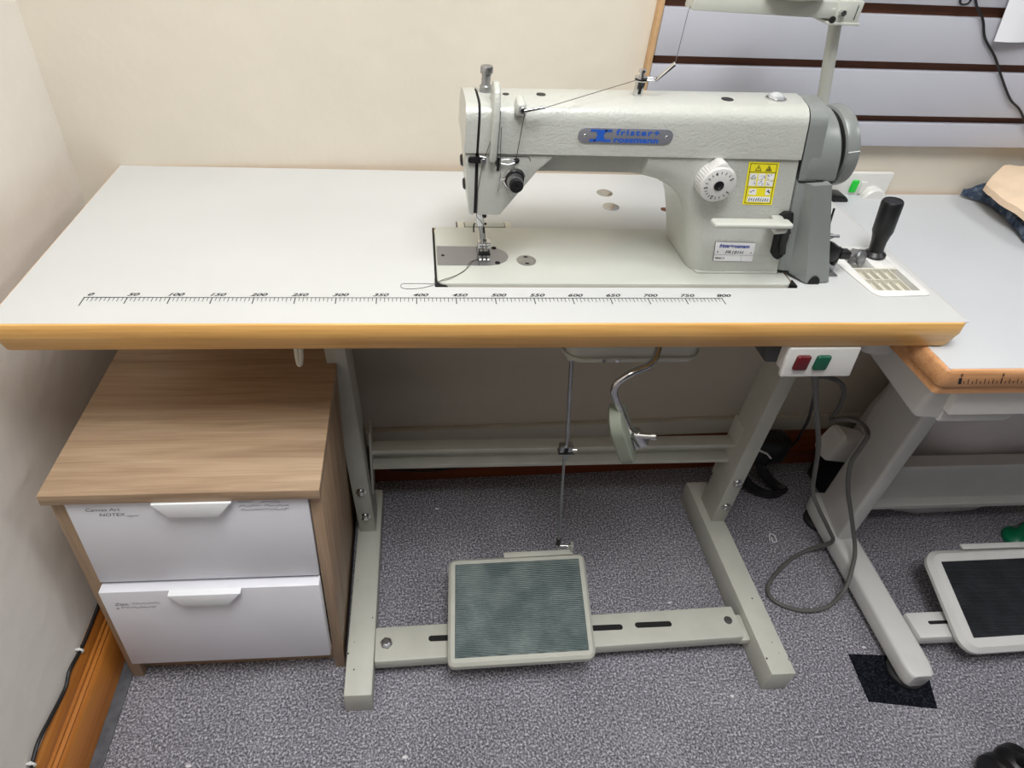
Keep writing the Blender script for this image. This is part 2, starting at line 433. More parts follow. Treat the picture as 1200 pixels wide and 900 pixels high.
mb = MB().m('frame').hexa([(.667, .118, .103), (.808, .1195, .106), (.808, .130, .107), (.667, .129, .104), (.667, .118, .1065), (.808, .1195, .1095), (.808, .130, .1105), (.667, .129, .1075)], .0008)
mb.box(.8035, .8065, .122, .134, .106, .132, .001).m('chrome').ball((.778, .134, .118), .0055).cyl((.778, .134, .118), (.808, .130, .120), .0025).cyl((.799, .132, .119), (.803, .131, .1195), .005, 6)
mb.build('pedal_bracket', pedal)
for xa in (.56, .77): MB().m('frame').box(xa, xa+.04, -.03, .01, .03, .09, .002).build('pivot_bracket', pedal)
# pitman rod
A = Vector((.778, .134, .122)); B = Vector((.732, .145, .625))
def on(t, d=(0, 0, 0)): return A+(B-A)*t+Vector(d)
mb = MB().m('steel').cyl(on(0), on(.56), .0026).cyl(on(.50, (.004, 0, 0)), on(1, (0, 0, 0)), .0034)
mb.m('black').cyl(on(0), on(.035), .0042)
rod = mb.build('pitman_rod', T)
mb = MB().m('steel'); c = on(.56)
mb.box(c.x-.010, c.x+.014, c.y-.008, c.y+.006, c.z-.005, c.z+.008, .001).box(c.x-.012, c.x+.016, c.y-.010, c.y+.006, c.z-.010, c.z-.008).m('dark').box(c.x-.003, c.x+.004, c.y-.009, c.y, c.z-.004, c.z+.006)
mb.m('chrome').cyl(c+Vector((.012, -.006, 0)), c+Vector((.020, -.008, .001)), .004)
mb.build('rod_clamp', rod)
mb = MB().m('frame').cyl(on(.955), on(1.03), .0075, 16, .001); mb.build('rod_socket', rod)
# oil pan and motor plate under the machine
mb = MB().m('frame').prism(rrect(.50, 1.01, .075, .252, .02), 'z', .706, .7355, .004)
mb.build('oil_pan', T)
mb = MB().m('frame').prism(rrect(.71, .925, .10, .19, .03), 'z', .632, .640, .002).prism(rrect(.715, .92, .105, .185, .02), 'z', .640, .708)
mb.m('chrome').cyl((.77, .099, .636), (.77, .105, .636), .003).cyl((.79, .099, .636), (.79, .105, .636), .003)
mb.build('motor_plate', T)
# knee lifter: bent rod, pad, clamp
mb = MB().m('chrome').tube([(.845, .10, .690), (.826, .06, .668), (.794, .045, .661), (.776, .042, .648), (.771, .042, .632), (.778, .044, .612), (.800, .05, .568), (.828, .056, .512), (.838, .058, .492)], .0052, 12, 5)
knee = mb.build('knee_lifter', T)
mb = MB().m(plain('grey green pad rubber', (132, 138, 124), .55))
ax = Vector((.88, -.28, .38)).normalized(); c = Vector((.806, .05, .532))
up = Vector((-.42, .0, .91)); up = (up-ax*up.dot(ax)).normalized(); sd = ax.cross(up)
loops = []
for e, h in ((.9, -.011), (1, -.008), (1, .008), (.9, .011)):
    loops.append([c+ax*h+up*(p[1]*e)+sd*(p[0]*e) for p in rrect(-.030, .030, -.056, .056, .029, 8)])
mb.loft(loops); mb.build('knee_pad', knee)
mb = MB().m('chrome').cyl((.824, .050, .536), (.842, .048, .512), .010, 14, .001).cyl((.824, .046, .533), (.846, .036, .540), .005, 12).cyl((.846, .036, .540), (.852, .034, .542), .0065, 12)
mb.build('clamp', knee)
# switch box
mb = MB().m('white').hexa([(.988, .012, .686), (1.078, .012, .686), (1.078, .034, .684), (.988, .034, .684), (.984, .012, .735), (1.074, .012, .735), (1.074, .034, .735), (.984, .034, .735)], .004, 3)
mb.hexa([(.983, .006, .683), (1.084, .006, .683), (1.084, .015, .683), (.983, .015, .683), (.979, .006, .735), (1.079, .006, .735), (1.079, .015, .735), (.979, .015, .735)], .003, 3)
sw = mb.build('switch_box', T, 'white switch box under the front edge')
MB().m('red').box(.9930, 1.0130, .001, .008, .698, .723, .004, 3).build('push_button', sw, 'red push button')
MB().m('greenb').box(1.0210, 1.0410, .001, .008, .698, .723, .004, 3).build('push_button', sw, 'green push button')
MB().m(plain('dark grey plastic', (70, 70, 68), .5)).hexa([(.985, .05, .672), (1.02, .05, .672), (1.02, .10, .672), (.985, .10, .672), (.965, .05, .737), (1.02, .05, .737), (1.02, .10, .737), (.965, .10, .737)], .004).build('switch_bracket', sw)
# small hook under the table
mb = MB().m('cream').tube([(.3235, .10, .70), (.3240, .092, .655), (.3265, .088, .643), (.329, .092, .655), (.331, .10, .70)], .0038, 10, 5)
mb.box(.316, .340, .085, .115, .695, .737, .002).build('cable_hook', T, 'small white hook under the table')

# ------------------------------------------------------------------ sewing machine
SM = thing('sewing_machine', (.76, .165, H), 'grey green industrial lockstitch sewing machine set into the white table', 'sewing machine')
zb = .7835
bed = MB().m('machine_s').prism(rrect(.5178, 1.002, .0835, .2360, .011, 5), 'z', .738, zb, .0015).build('bed', SM)
MB().m('dark').prism([(.9985, .0865), (1.0072, .081), (1.0072, .098)], 'z', .76, zb-.001).build('bed_gasket', bed)
mb = MB().m('dark').prism([(.5145, .0805), (.531, .0805), (.5145, .100)], 'z', .76, zb-.0025).box(.5150, .5172, .10, .2382, .75, zb-.003); mb.build('bed_gasket', bed)
# needle plate and slide plate
pl = [(.5192, .127), (.583, .127)]+[(.583+.0355*math.sin(a), .1525-.0255*math.cos(a)) for a in [PI*k/20 for k in range(1, 20)]]+[(.583, .178), (.5192, .178)]
mb = MB().m('plate').prism(pl, 'z', zb-.002, zb+.0006)
mb.m('dark').box(.5755, .5761, .127, .178, zb+.0004, zb+.0008).box(.579, .591, .146, .149, zb+.0004, zb+.0009)
npl = mb.build('needle_plate', bed)
MB().m('dark').lathe([(.0022, 0), (.0022, .0005), (.0005, .0005)], (.5275, .1525, zb+.0006), (0, 0, 1), 14).build('plate_hole', npl)
for x, y in ((.6005, .1735), (.6015, .1335)): MB().m('dark').lathe([(.0036, 0), (.0036, .0007), (.0005, .0007)], (x, y, zb+.0005), (0, 0, 1), 16).build('plate_screw', npl)
mb = MB().m('steel').lathe([(.0135, 0), (.0135, .0006), (.0125, .0009), (.0005, .0009)], (.6425, .141, zb), (0, 0, 1), 32).m('dark')
for x, y, sx in ((0, .0085, 1), (0, -.0085, 1)): mb.ball((.6425+x, .141+y, zb+.0009), .003, (1.1, .7, .12), 2)
mb.m('chrome')
for x in (-.007, .007): mb.ball((.6425+x, .141, zb+.0009), .002, (1, 1, .2), 2)
mb.build('bobbin_plate', bed)

def seam(y, z): return .9496+(1.0095-z)*.19+max(0, y-.105)*.25
arm_prof = [(.109, .9485), (.109, .986), (.1102, .993), (.1140, .9985), (.120, 1.0020), (.129, 1.0035), (.160, 1.0030), (.185, 1.0005), (.200, .996), (.212, .987), (.2195, .975), (.222, .9485)]
RISE = .005
def rise(x, y, z): return (x, y, z+max(0, z-.9485)/.055*RISE*(x-.545)/.41)      # the arm thickens slightly to the right
def arm_fn(x1):
    def f(x, y, z): return rise(seam(y, z)-.0005 if x > x1-.01 else x, y, z)
    return f
mb = MB().m('machine').prism(arm_prof, 'x', .5635, .96, fn=arm_fn(.96))
armc = mb.build('arm_cover', SM)
# body casting: head, thinner arm underside, column
mb = MB().m('machine')
mb.prism([(.5635, .9478), (.5665, .867), (.5955, .8665), (.6385, .9285), (.6585, .9478)], 'y', .1115, .20, .0025, 2)
ls = []
for k in range(15):
    x = .632+(.79-.632)*(k/3 if k < 3 else 1)*.82 if k < 3 else .755+.037*(k-3)/11
    q = max(0, min(1, (x-.752)/.042)); yf = .131-.010*q*q*(3-2*q)
    ls.append([(x, yf, .9187), (x, .217, .9187), (x, .217, .948), (x, yf, .948)])
mb.loft(ls)
col = [(.8665, .784), (.860, .81), (.853, .835), (.846, .856), (.838, .873), (.827, .889), (.812, .902), (.793, .9115), (.770, .9170), (.770, .9482), (.9605, .9482), (.991, .784)]
t = bmesh.new()
A_ = [t.verts.new((x, .1115, z)) for x, z in col]; B_ = [t.verts.new((x+(.02 if i >= 10 else 0), .218, z)) for i, (x, z) in enumerate(col)]
n = len(col); t.faces.new(A_[::-1]); t.faces.new(B_)
for i in range(n): t.faces.new((A_[i], A_[(i+1) % n], B_[(i+1) % n], B_[i]))
bmesh.ops.recalc_face_normals(t, faces=t.faces)
es = [e for e in t.edges if e.verts[0] in A_[:9] and e.verts[1] in A_[:9]]
bmesh.ops.bevel(t, geom=es, offset=.024, segments=6, profile=.5, affect='EDGES', clamp_overlap=False)
mb._add(t)
body = mb.build('body_casting', SM)
# flange at the foot of the column
MB().m('machine').prism(rrect(.873, .993, .1095, .216, .006), 'z', zb-.001, zb+.003, .001).build('column_flange', body)
# face plate with the dark joint
mb = MB().m('machine').prism([(y, z) for y, z in arm_prof], 'x', .5465, .5605)
mb.prism([(.5475, .9478), (.556, .869), (.558, .867), (.5625, .867), (.5605, .9478)], 'y', .1115, .20, .002)
face = mb.build('face_plate', SM)
MB().m('dark').prism([(y+.0012 if y < .15 else y-.0012, z-.0012 if z > .96 else z) for y, z in arm_prof], 'x', .5604, .5636).prism([(.5600, .9490), (.5620, .869), (.5660, .869), (.5640, .9490)], 'y', .1128, .198).build('joint_gap', face)
for x, z in ((.548, .925), (.5525, .894)): MB().m('black').lathe([(.0005, .0035), (.006, .003), (.008, 0)], (x, .145, z), (-1, 0, -.1), 18).build('face_screw', face)
# take-up guard: tall rounded rib
rib = [(.112, .935), (.099, .942), (.0965, .95), (.0965, .990), (.099, 1.008), (.106, 1.021), (.117, 1.0275), (.130, 1.0255), (.140, 1.016), (.142, 1.002), (.12, .95)]
mb = MB().m('machine').prism(rib, 'x', .5760, .5840, .0025, 3); guard = mb.build('take_up_guard', SM)
mb = MB().m('dark').box(.5845, .5853, .104, .112, .935, .999).box(.5865, .5895, .1105, .1118, .9265, .9425); mb.build('take_up_slot', SM)
mb = MB().m('steel').tube([(.590, .110, .935), (.590, .098, .930), (.589, .096, .922), (.5895, .100, .912), (.5897, .108, .905)], .0008, 6, 4); mb.build('take_up_lever', SM)
# presser regulator on top
px, py = .5725, .162
mb = MB().m('steel').lathe([(.0052, 0), (.0052, .0035), (.0072, .004), (.0072, .0115), (.0060, .0125), (.0050, .0130), (.0056, .0150), (.0050, .0170), (.0056, .0190), (.0050, .0210), (.0056, .0230), (.0050, .0250), (.0074, .0260), (.0074, .0325), (.0066, .0340), (.002, .0345)], (px, py, .9985), (0, 0, 1), 18)
mb.m('black').lathe([(.0058, 0), (.0058, .0032), (.005, .0034)], (px, py-.001, .9990), (0, 0, 1), 18)
mb.build('pressure_screw', SM)
# oil holes, sight glass on top
for x, y, r in ((.596, .152, .0038), (.638, .153, .0056), (.8640, .146, .0072)): MB().m('black').lathe([(r, 0), (r, .0006), (r*.2, .0007)], (x, y, 1.0033+RISE*(x-.545)/.41), (0, 0, 1), 24).build('oil_hole', armc)
mb = MB().m('chrome').lathe([(.0125, 0), (.0125, .0012), (.010, .002), (.0095, .0014)], (.9275, .152, 1.0078), (0, 0, 1), 28).m(plain('clear sight glass', (200, 204, 206), .05, .3)).lathe([(.0095, 0), (.0085, .0035), (.005, .006), (.001, .0068)], (.9275, .152, 1.0088), (0, 0, 1), 24)
mb.build('sight_glass', armc)
# thread post on top of arm
cx, cy = .7565, .158
mb = MB().m('chrome').hexa([(cx-.0052, cy-.006, 1.000), (cx+.0042, cy-.006, 1.000), (cx+.0042, cy+.004, 1.000), (cx-.0052, cy+.004, 1.000), (cx-.0046, cy-.006, 1.018), (cx+.0052, cy-.006, 1.018), (cx+.0052, cy+.004, 1.018), (cx-.0046, cy+.004, 1.018)], .0015)
mb.lathe([(.0075, 0), (.0078, .0012), (.005, .0018), (.0045, .003), (.0078, .0036), (.0076, .005), (.003, .0055), (.003, .009), (.0045, .0095), (.0045, .013), (.003, .0135), (.0005, .0135)], (cx, cy-.001, 1.0175), (0, 0, 1), 20)
mb.m('dark').box(cx-.0022, cx+.0018, cy-.0064, cy-.005, 1.003, 1.0135, .0008).lathe([(.0071, 0), (.0071, .001)], (cx, cy-.001, 1.0198), (0, 0, 1), 18)
mb.m('chrome').tube([(cx+.005, cy-.002, 1.0215), (cx+.016, cy-.004, 1.0215)], .0008, 6).tube([(cx+.005, cy-.003, 1.019), (cx+.016, cy-.005, 1.0195)], .0008, 6)
mb.hexa([(cx+.0145, cy-.007, 1.0185), (cx+.0165, cy-.008, 1.0180), (cx+.0355, cy-.010, 1.038), (cx+.0335, cy-.009, 1.040), (cx+.0145, cy-.004, 1.0205), (cx+.0165, cy-.004, 1.0200), (cx+.0355, cy-.007, 1.040), (cx+.0335, cy-.006, 1.042)], .0006)
mb.each(lambda x, y, z: (x, y, z+.005)); mb.build('thread_post', SM)
# front thread guide boss with rod
gx, gz = .608, 1.0055
mb = MB().m('machine_s').hexa([(gx-.0075, .104, gz-.012), (gx+.0075, .104, gz-.012), (gx+.0065, .125, gz-.008), (gx-.0065, .125, gz-.008), (gx-.0055, .102, gz+.0035), (gx+.0055, .102, gz+.0035), (gx+.0045, .125, gz+.008), (gx-.0045, .125, gz+.008)], .004, 3)
mb.m('steel').cyl((gx+.0005, .1035, gz-.0025), (gx+.001, .0975, gz-.0025), .0038, 16, .0006).m('black').cyl((gx+.001, .0978, gz-.0025), (gx+.001, .0972, gz-.0025), .0018, 12)
mb.m('chrome').cyl((gx+.002, .0985, gz-.0030), (gx+.0250, .0965, gz+.0025), .0019, 12, .0004)
mb.build('thread_guide', SM)
# tension unit
tx, tz = .6085, .9175
d = Vector((.02, -1, -.02)); o = Vector((tx, .1112, tz))
mb = MB().m('chrome').lathe([(.0135, 0), (.0135, .002), (.012, .003), (.0095, .0035)], o, d, 28)
mb.m('black').lathe([(.0098, .003), (.0118, .0045), (.0118, .0062), (.009, .0075)], o, d, 28)
mb.m('steel').lathe([(.006, .007), (.010, .0085), (.010, .010), (.006, .0115), (.0062, .013), (.0085, .0145), (.0088, .0165), (.0084, .019)], o, d, 28)
mb.m('black').lathe([(.0086, .0185), (.0086, .0225), (.0078, .0240), (.0030, .0236), (.0026, .0225), (.0005, .0225)], o, d, 28)
mb.build('tension_knob', SM)
mb = MB().m('chrome').tube([o+Vector((-.010, -.006, .003)), o+Vector((-.013, -.006, .001)), o+Vector((-.0165, -.004, -.001)), o+Vector((-.018, -.003, -.006)), o+Vector((-.0185, -.001, -.018))], .0006, 6, 4)
mb.build('check_spring', SM)
# recessed guide slot on the head
mb = MB().m('dark')
ring = rrect(.5885, .6265, .9335, .9445, .0054, 6)
mb.tube([(x, .1113, z) for x, z in ring[:14]], .0003, 6)
mb.ball((.6095, .1108, .9395), .0036, (1.05, .5, 1), 2)
mb.m('steel').tube([(.591, .108, .941), (.600, .107, .9425), (.607, .108, .940)], .0009, 6, 3).tube([(.591, .108, .937), (.600, .107, .936), (.607, .108, .938)], .0009, 6, 3)
mb.build('head_guide', SM)
mb = MB().m('black').prism(rrect(.5515, .5715, .9365, .9435, .003, 4), 'y', .108, .1118).m('steel').cyl((.570, .1125, .940), (.5695, .105, .940), .0034, 12, .0005).tube([(.565, .107, .9455), (.572, .105, .9450)], .0007, 6)
mb.build('face_guide', SM)
# needle bar, clamp, presser foot
mb = MB().m('chrome').cyl((.5755, .150, .872), (.5800, .150, .846), .0040, 16).cyl((.5790, .150, .852), (.5815, .150, .833), .0052, 14, .0008).m('black').cyl((.574, .150, .8705), (.5755, .150, .861), .0068, 16, .001).ball((.5860, .147, .8475), .0026)
mb.m('steel').cyl((.5815, .1505, .834), (.5880, .1505, .792), .0009, 8).cyl((.5878, .1505, .793), (.5892, .1505, .784), .0005, 6)
mb.each(lambda x, y, z: (x-.0050, y, z)); mb.build('needle_bar', SM)
mb = MB().m('steel').cyl((.5765, .1590, .868), (.5870, .1590, .805), .0036, 14)
mb.m('black').tube([(.5745, .158, .831), (.573, .153, .8315), (.5725, .150, .829), (.573, .150, .822)], .0010, 6, 3).ball((.5885, .155, .832), .0018).cyl((.587, .156, .826), (.588, .156, .818), .0013, 8)
mb.m('chrome').box(.5800, .5975, .150, .163, .800, .8055, .001).box(.5845, .5925, .1550, .1625, .8055, .8085, .001)
mb.box(.5800, .5832, .152, .160, .789, .801, .0007).box(.5945, .5975, .152, .160, .789, .801, .0007).cyl((.580, .156, .7955), (.5975, .156, .7955), .003, 10)
mb.m('black').box(.5810, .5975, .145, .153, .7872, .7915, .001)
mb.m('steel')
for k in range(3): mb.hexa([(.5815+k*.0056, .137, zb+.0012), (.5858+k*.0056, .137, zb+.0012), (.5858+k*.0056, .149, zb+.0012), (.5815+k*.0056, .149, zb+.0012), (.5815+k*.0056, .139, zb+.0035), (.5858+k*.0056, .139, zb+.0035), (.5858+k*.0056, .149, zb+.0065), (.5815+k*.0056, .149, zb+.0065)], .0006)
mb.each(lambda x, y, z: (x-.0050, y, z)); mb.build('presser_foot', SM)
# stitch length dial
dx, dz = .8575, .9215
mb = MB().m('white_dial'); d0 = Vector((0, -1, 0)); o = Vector((dx, .1125, dz))
mb.lathe([(.0225, 0), (.0225, .019), (.0212, .0215), (.0198, .0222), (.0005, .0222)], o, d0, 44)
mb.prism([(dx-.0165, dz+.0145), (dx+.0165, dz+.0145), (dx+.004, dz+.0275), (dx-.004, dz+.0275)], 'y', .094, .112, .003, 3)
for k in range(40):
    a = 2*PI*k/40; mb.box(dx+.0224*math.cos(a)-.0005, dx+.0224*math.cos(a)+.0005, .094, .110, dz+.0224*math.sin(a)-.0005, dz+.0224*math.sin(a)+.0005)
dial = mb.build('stitch_length_dial', SM)
mb = MB().m('ink'); yd = .1125-.0225
E1, E2 = Vector((1, 0, 0)), Vector((0, 0, 1))
for s_, a in (('4', 114), ('5', 31), ('3', 191), ('2', 252), ('1', 328)):
    a0 = math.radians(a); r_ = math.radians(a-90)
    ux = Vector((math.cos(r_), 0, math.sin(r_))); uz = Vector((-math.sin(r_), 0, math.cos(r_)))
    mb.text(s_, .0060, (dx+.0158*math.cos(a0), yd, dz+.0158*math.sin(a0)), ux, uz, .0002)
for a in (51, 72, 93, 132, 150, 170, 207, 221, 236, 270, 288, 308):
    a0 = math.radians(a); p = lambda r, o_: (dx+r*math.cos(a0)-o_*math.sin(a0), yd, dz+r*math.sin(a0)+o_*math.cos(a0))
    mb.flat([p(.0145, -.0004), p(.0178, -.0004), p(.0178, .0004), p(.0145, .0004)])
mb.m('black').lathe([(.006, 0), (.006, .0012), (.0035, .0014), (.003, .0006), (.0005, .0006)], (dx, yd+.0003, dz), d0, 22)
mb.build('dial_scale', dial)
# reverse lever
mb = MB().m('machine_s').prism(rrect(.8555, .9575, .0650, .083, .004, 4), 'z', .8765, .8825, .0022, 3)
lever = mb.build('reverse_lever', SM)
mb = MB().m('machine_s').hexa([(.938, .07, .866), (.954, .07, .868), (.966, .11, .862), (.950, .11, .860), (.938, .07, .876), (.954, .07, .876), (.966, .11, .874), (.950, .11, .874)], .002).build('lever_arm', lever)
mb = MB().m('dark').prism([(.9615, .874), (.966, .879), (.977, .879), (.981, .866), (.986, .815), (.980, .809), (.974, .812), (.969, .818), (.965, .845)], 'y', .1045, .113, .001)
mb.m('blackm').tube([(.976, .1035, .862), (.974, .100, .845), (.980, .1, .822)], .004, 8, 3).m('steel').cyl((.981, .103, .850), (.981, .100, .850), .0022, 10)
mb.build('lever_slot', body)

# badges and stickers: a flat plane on the front face, u right, v up, leaning like the casting
def decal(mb, org, eu, ev):
    org = Vector(org); eu = Vector(eu); ev = Vector(ev)
    def P(u, v, l=0): return org+eu*u+ev*v+Vector((0, -.00012*l, 0))
    def Q(mat, u0, u1, v0, v1, l): mb.m(mat).flat([P(u0, v0, l), P(u1, v0, l), P(u1, v1, l), P(u0, v1, l)])
    return P, Q
# maker's badge
mb = MB().m('silver').prism(rrect(.6785, .7925, .9642, .9824, .0089, 8), 'y', .1078, .1095, .0004)
badge = mb.build('maker_badge', SM)
mb = MB().m('blue'); y = .1076
mb.text('frister+', .0092, (.7495, y, .97755), E1, E2, .0004, sp=1.30, sx=1.38).text('rossmann', .0092, (.7487, y, .96880), E1, E2, .0004, sp=1.04, sx=1.46)
def strip(x0, z0, x1, z1, w): mb.flat([(x0-w, y, z0), (x0+w, y, z0), (x1+w, y, z1), (x1-w, y, z1)])
strip(.7010, .9808, .7090, .9665, .0034); y -= .0002; strip(.7090, .9808, .7010, .9665, .0034)
for xa, xb, za, zb2 in ((.6925, .7000, .9782, .9808), (.6925, .7000, .9662, .9692), (.7095, .7180, .9782, .9808), (.7095, .7180, .9662, .9692)): mb.flat([(xa, y, za), (xb, y, za), (xb, y, zb2), (xa, y, zb2)])
mb.build('badge_lettering', badge)
for x in (.6865, .7845): MB().m('chrome').ball((x, .1078, .9733), .0019, (1, .5, 1), 2).build('badge_rivet', badge)
# yellow warning sticker
mb = MB(); org = (.9072, .1112, .8872); P, Q = decal(mb, org, (.0395, 0, -.0004), (-.0098, 0, .0570))
Q('yellow', 0, 1, 0, 1, 1)
stick = mb.build('warning_sticker', SM)
mb = MB(); P, Q = decal(mb, org, (.0395, 0, -.0004), (-.0098, 0, .0570))
for a in ((.06, .94, .955, .967), (.06, .94, .03, .042), (.06, .08, .03, .967), (.92, .94, .03, .967), (.06, .94, .765, .778), (.06, .94, .418, .430)): Q('ink', *a, 2)
for c in (.34, .68):
    mb.m('ink').flat([P(c-.11, .80, 2), P(c+.11, .80, 2), P(c, .935, 2)]).m('yellow').flat([P(c-.075, .815, 3), P(c+.075, .815, 3), P(c, .908, 3)])
Q('ink', .328, .352, .84, .885, 4); Q('ink', .328, .352, .822, .832, 4)
Q('ink', .62, .73, .822, .842, 4); Q('ink', .67, .71, .84, .885, 4)
for i, u in enumerate((.10, .38, .66)):
    Q('label', u, u+.24, .45, .74, 2)
    Q('yellow', u, u+.24, .59, .60, 3)
    for k in range(14):
        a = u+.02+random.random()*.18; v = .46+random.random()*.26
        Q('navy' if i == 1 else 'ink', a, a+.02+.03*random.random(), v, v+.012, 4)
Q('label', .16, .40, .24, .38, 2); Q('label', .70, .86, .24, .40, 2)
for k in range(10):
    a = random.choice((.18, .72))+random.random()*.1; v = .25+random.random()*.1; Q('groove' if a < .5 else 'ink', a, a+.05, v, v+.018, 3)
Q('label', .14, .90, .07, .20, 2)
for k in range(9):
    u = .17+k*.078; mb.m('ink').flat([P(u, .09+random.random()*.03, 3), P(u+.03, .09, 3), P(u+.055, .17, 3), P(u+.03, .18-random.random()*.03, 3)])
mb.build('sticker_print', stick)
# model plate
mb = MB(); org = (.8925, .1109, .8032); eu = (.0563, 0, -.0012); ev = (-.0050, 0, .0300); P, Q = decal(mb, org, eu, ev)
Q('label', 0, 1, 0, 1, 1)
mplate = mb.build('model_plate', SM)
mb = MB(); P, Q = decal(mb, org, eu, ev)
Q('ink', .0, 1, .985, 1, 2); Q('ink', 0, .012, 0, 1, 2); Q('ink', 0, 1, .33, .34, 2); Q('ink', 0, 1, 0, .012, 2); Q('navy', .7, .706, .02, .32, 2)
ux = Vector(eu).normalized(); uz = Vector(ev).normalized()
mb.m('navy').text('frister+rossmann', .0078, P(.49, .79, 3), ux, uz, .0003, shear=.25, sx=.78)
mb.m('ink').text('FR101H', .0070, P(.5, .47, 3), ux, uz, .0001, shear=.25, sx=1.1).text('SERIAL N', .0032, P(.05, .16, 3), ux, uz, .0001, align='LEFT')
mb.m('steel')
for u in (.09, .93): mb.ball(P(u, .48, 2), .0014, (1, .5, 1), 2)
mb.build('plate_lettering', mplate)

# belt cover, drum, hand wheel
mb = MB().m('belt')
def cov(x, y, z):
    s_ = seam(y, z)
    return rise(s_+.0016, y, z) if x < .5 else rise(s_+.024, y, z)
mb.prism([(y+.0012 if y < .15 else y-.001, z-.0012 if z > .95 else .9205) for y, z in arm_prof], 'x', 0, 1, fn=cov)
rd, cyz, czz = .0555, .165, .9425
D_ = [(cyz-rd, .9205)]+[(cyz-rd*math.cos(a), czz+rd*math.sin(a)) for a in [PI*k/20 for k in range(21)]]+[(cyz+rd, .9205)]
mb.prism(D_, 'x', .972, 1.010, .0035, 3, fn=lambda x, y, z: (x+(.95-z)*.16+(.004 if x > .99 else 0), y, z), ang=60)
cover = mb.build('belt_cover', SM)
mb = MB().m('belt')
mb.prism([(.9685, .9195), (.992, .9195), (1.034, .786), (.9895, .790)], 'y', .1085, .222, .002)
mb.loft([[(.984, .0985, .9195), (1.0075, .0985, .9215), (1.010, .20, .9215), (.978, .20, .9195), (.978, .110, .9195)],
         [(1.0225, .089, .782), (1.058, .0925, .782), (1.066, .20, .782), (1.010, .20, .785), (1.006, .108, .787)]])
low = mb.build('lower_belt_cover', SM)
mb = MB().m('dark').prism([(1.034+.008*math.cos(a), .7815+.011*math.sin(a)) for a in [PI*k/10 for k in range(11)]], 'y', .0885, .0935); mb.build('cable_notch', low)
mb = MB().m('dark').box(.9695, 1.002, .108, .112, .9195, .9212).build('cover_joint', cover)
tilt = math.radians(9); axw = Vector((math.cos(tilt), 0, math.sin(tilt))); cw = Vector((1.0315, .165, .9465))
mb = MB().m('wheelg').lathe([(.020, -.006), (.040, -.006), (.0430, -.0080), (.0480, -.0088), (.0505, -.0070), (.0515, -.0040), (.0515, .0050), (.0505, .0080), (.0475, .0095), (.041, .0090), (.039, .005), (.02, .005), (.018, .012), (.002, .012)], cw, axw, 64)
mb.m('dark').lathe([(.030, -.016), (.030, -.0055)], cw, axw, 32)
wheel = mb.build('handwheel', SM)
mb = MB().m('label')
u0 = Vector((-math.sin(tilt), 0, math.cos(tilt)))
d2 = (Vector((0, -.975, 0))+u0*.225).normalized()
pc_ = cw+d2*.0514; w2 = axw*.0072; v2 = axw.cross(d2)*.0005
mb.hexa([pc_-w2-v2, pc_+w2-v2, pc_+w2+v2, pc_-w2+v2, pc_-w2-v2+d2*.0005, pc_+w2-v2+d2*.0005, pc_+w2+v2+d2*.0005, pc_-w2+v2+d2*.0005]); mb.build('index_mark', wheel)

# ------------------------------------------------------------------ bobbin winder
BW = thing('bobbin_winder', (1.07, .12, H), 'black and steel bobbin winder on the table right of the machine', 'bobbin winder')
MB().m('steel').prism([(1.064, .7805), (1.077, .7805), (1.079, .800), (1.072, .803), (1.066, .796)], 'y', .118, .122, .001).box(1.062, 1.080, .108, .135, .7801, .7825, .001).build('mount_bracket', BW)
mb = MB().m('black').tube([(1.071, .117, .795), (1.073, .117, .806), (1.072, .118, .816), (1.066, .12, .822)], [.0035]*4, 8)
mb.prism([(1.060, .803), (1.066, .801), (1.073, .809), (1.070, .823), (1.062, .826), (1.057, .815)], 'y', .112, .13, .0015).box(1.068, 1.078, .116, .126, .810, .820, .002).prism(rrect(1.074, 1.0885, .806, .8175, .002, 3), 'y', .112, .124, .0015)
mb.build('winder_arm', BW)
mb = MB().m('steel').cyl((1.046, .12, .838), (1.064, .12, .838), .0022, 12).cyl((1.050, .12, .838), (1.054, .12, .838), .0040, 14).m('black').cyl((1.0495, .12, .838), (1.0505, .12, .832), .0012, 8)
mb.m('black').tube([(1.0460, .128, .875), (1.0475, .126, .852), (1.050, .121, .822)], .0014, 8).build('winder_shaft', BW)

# ------------------------------------------------------------------ table tray, bolt, handle
TR = thing('bobbin_tray', (1.14, .12, H), 'white plastic compartment tray sunk in the right end of the sewing table', 'tray')
def tq(u, v):          # tray plan: u across, v front to back
    bl = Vector((1.108, .0575)); br = Vector((1.1930, .0615)); tr_ = Vector((1.189, .191)); tl = Vector((1.092, .191))
    return bl*(1-u)*(1-v)+br*u*(1-v)+tr_*u*v+tl*(1-u)*v
rim = rrect(0, 1, 0, 1, .12, 5)
def sc_loop(k, z): return [(*tq(.5+(u-.5)*k, .5+(v-.5)*(1-(1-k)*.6)), z) for u, v in rim]
ix0, ix1, iy0, iy1, zf = 1.1130, 1.1785, .0705, .1795, H-.016
inner = rrect(ix0, ix1, iy0, iy1, .003, 5)
mb = MB().m('white').loft([sc_loop(1, H+.0002), sc_loop(1, H+.0018), sc_loop(.96, H+.003), [(x, y, H+.003) for x, y in inner], [(x, y, zf) for x, y in inner]], False, True)
tray = mb.build('tray_rim', TR)
zt_ = H+.0027
def divider(xa, xb, ya, yb, z1=zt_): MB().m('cream').box(xa, xb, ya, yb, zf, z1).build('tray_divider', tray)
divider(ix0, ix1, .1255, .1285); divider(1.1650, 1.1665, iy0, .1255); divider(ix0, 1.1650, .0975, .0990)
for k in (1, 2, 3): divider(ix0+(1.1650-ix0)*k/4-.0005, ix0+(1.1650-ix0)*k/4+.0005, iy0, .1255)
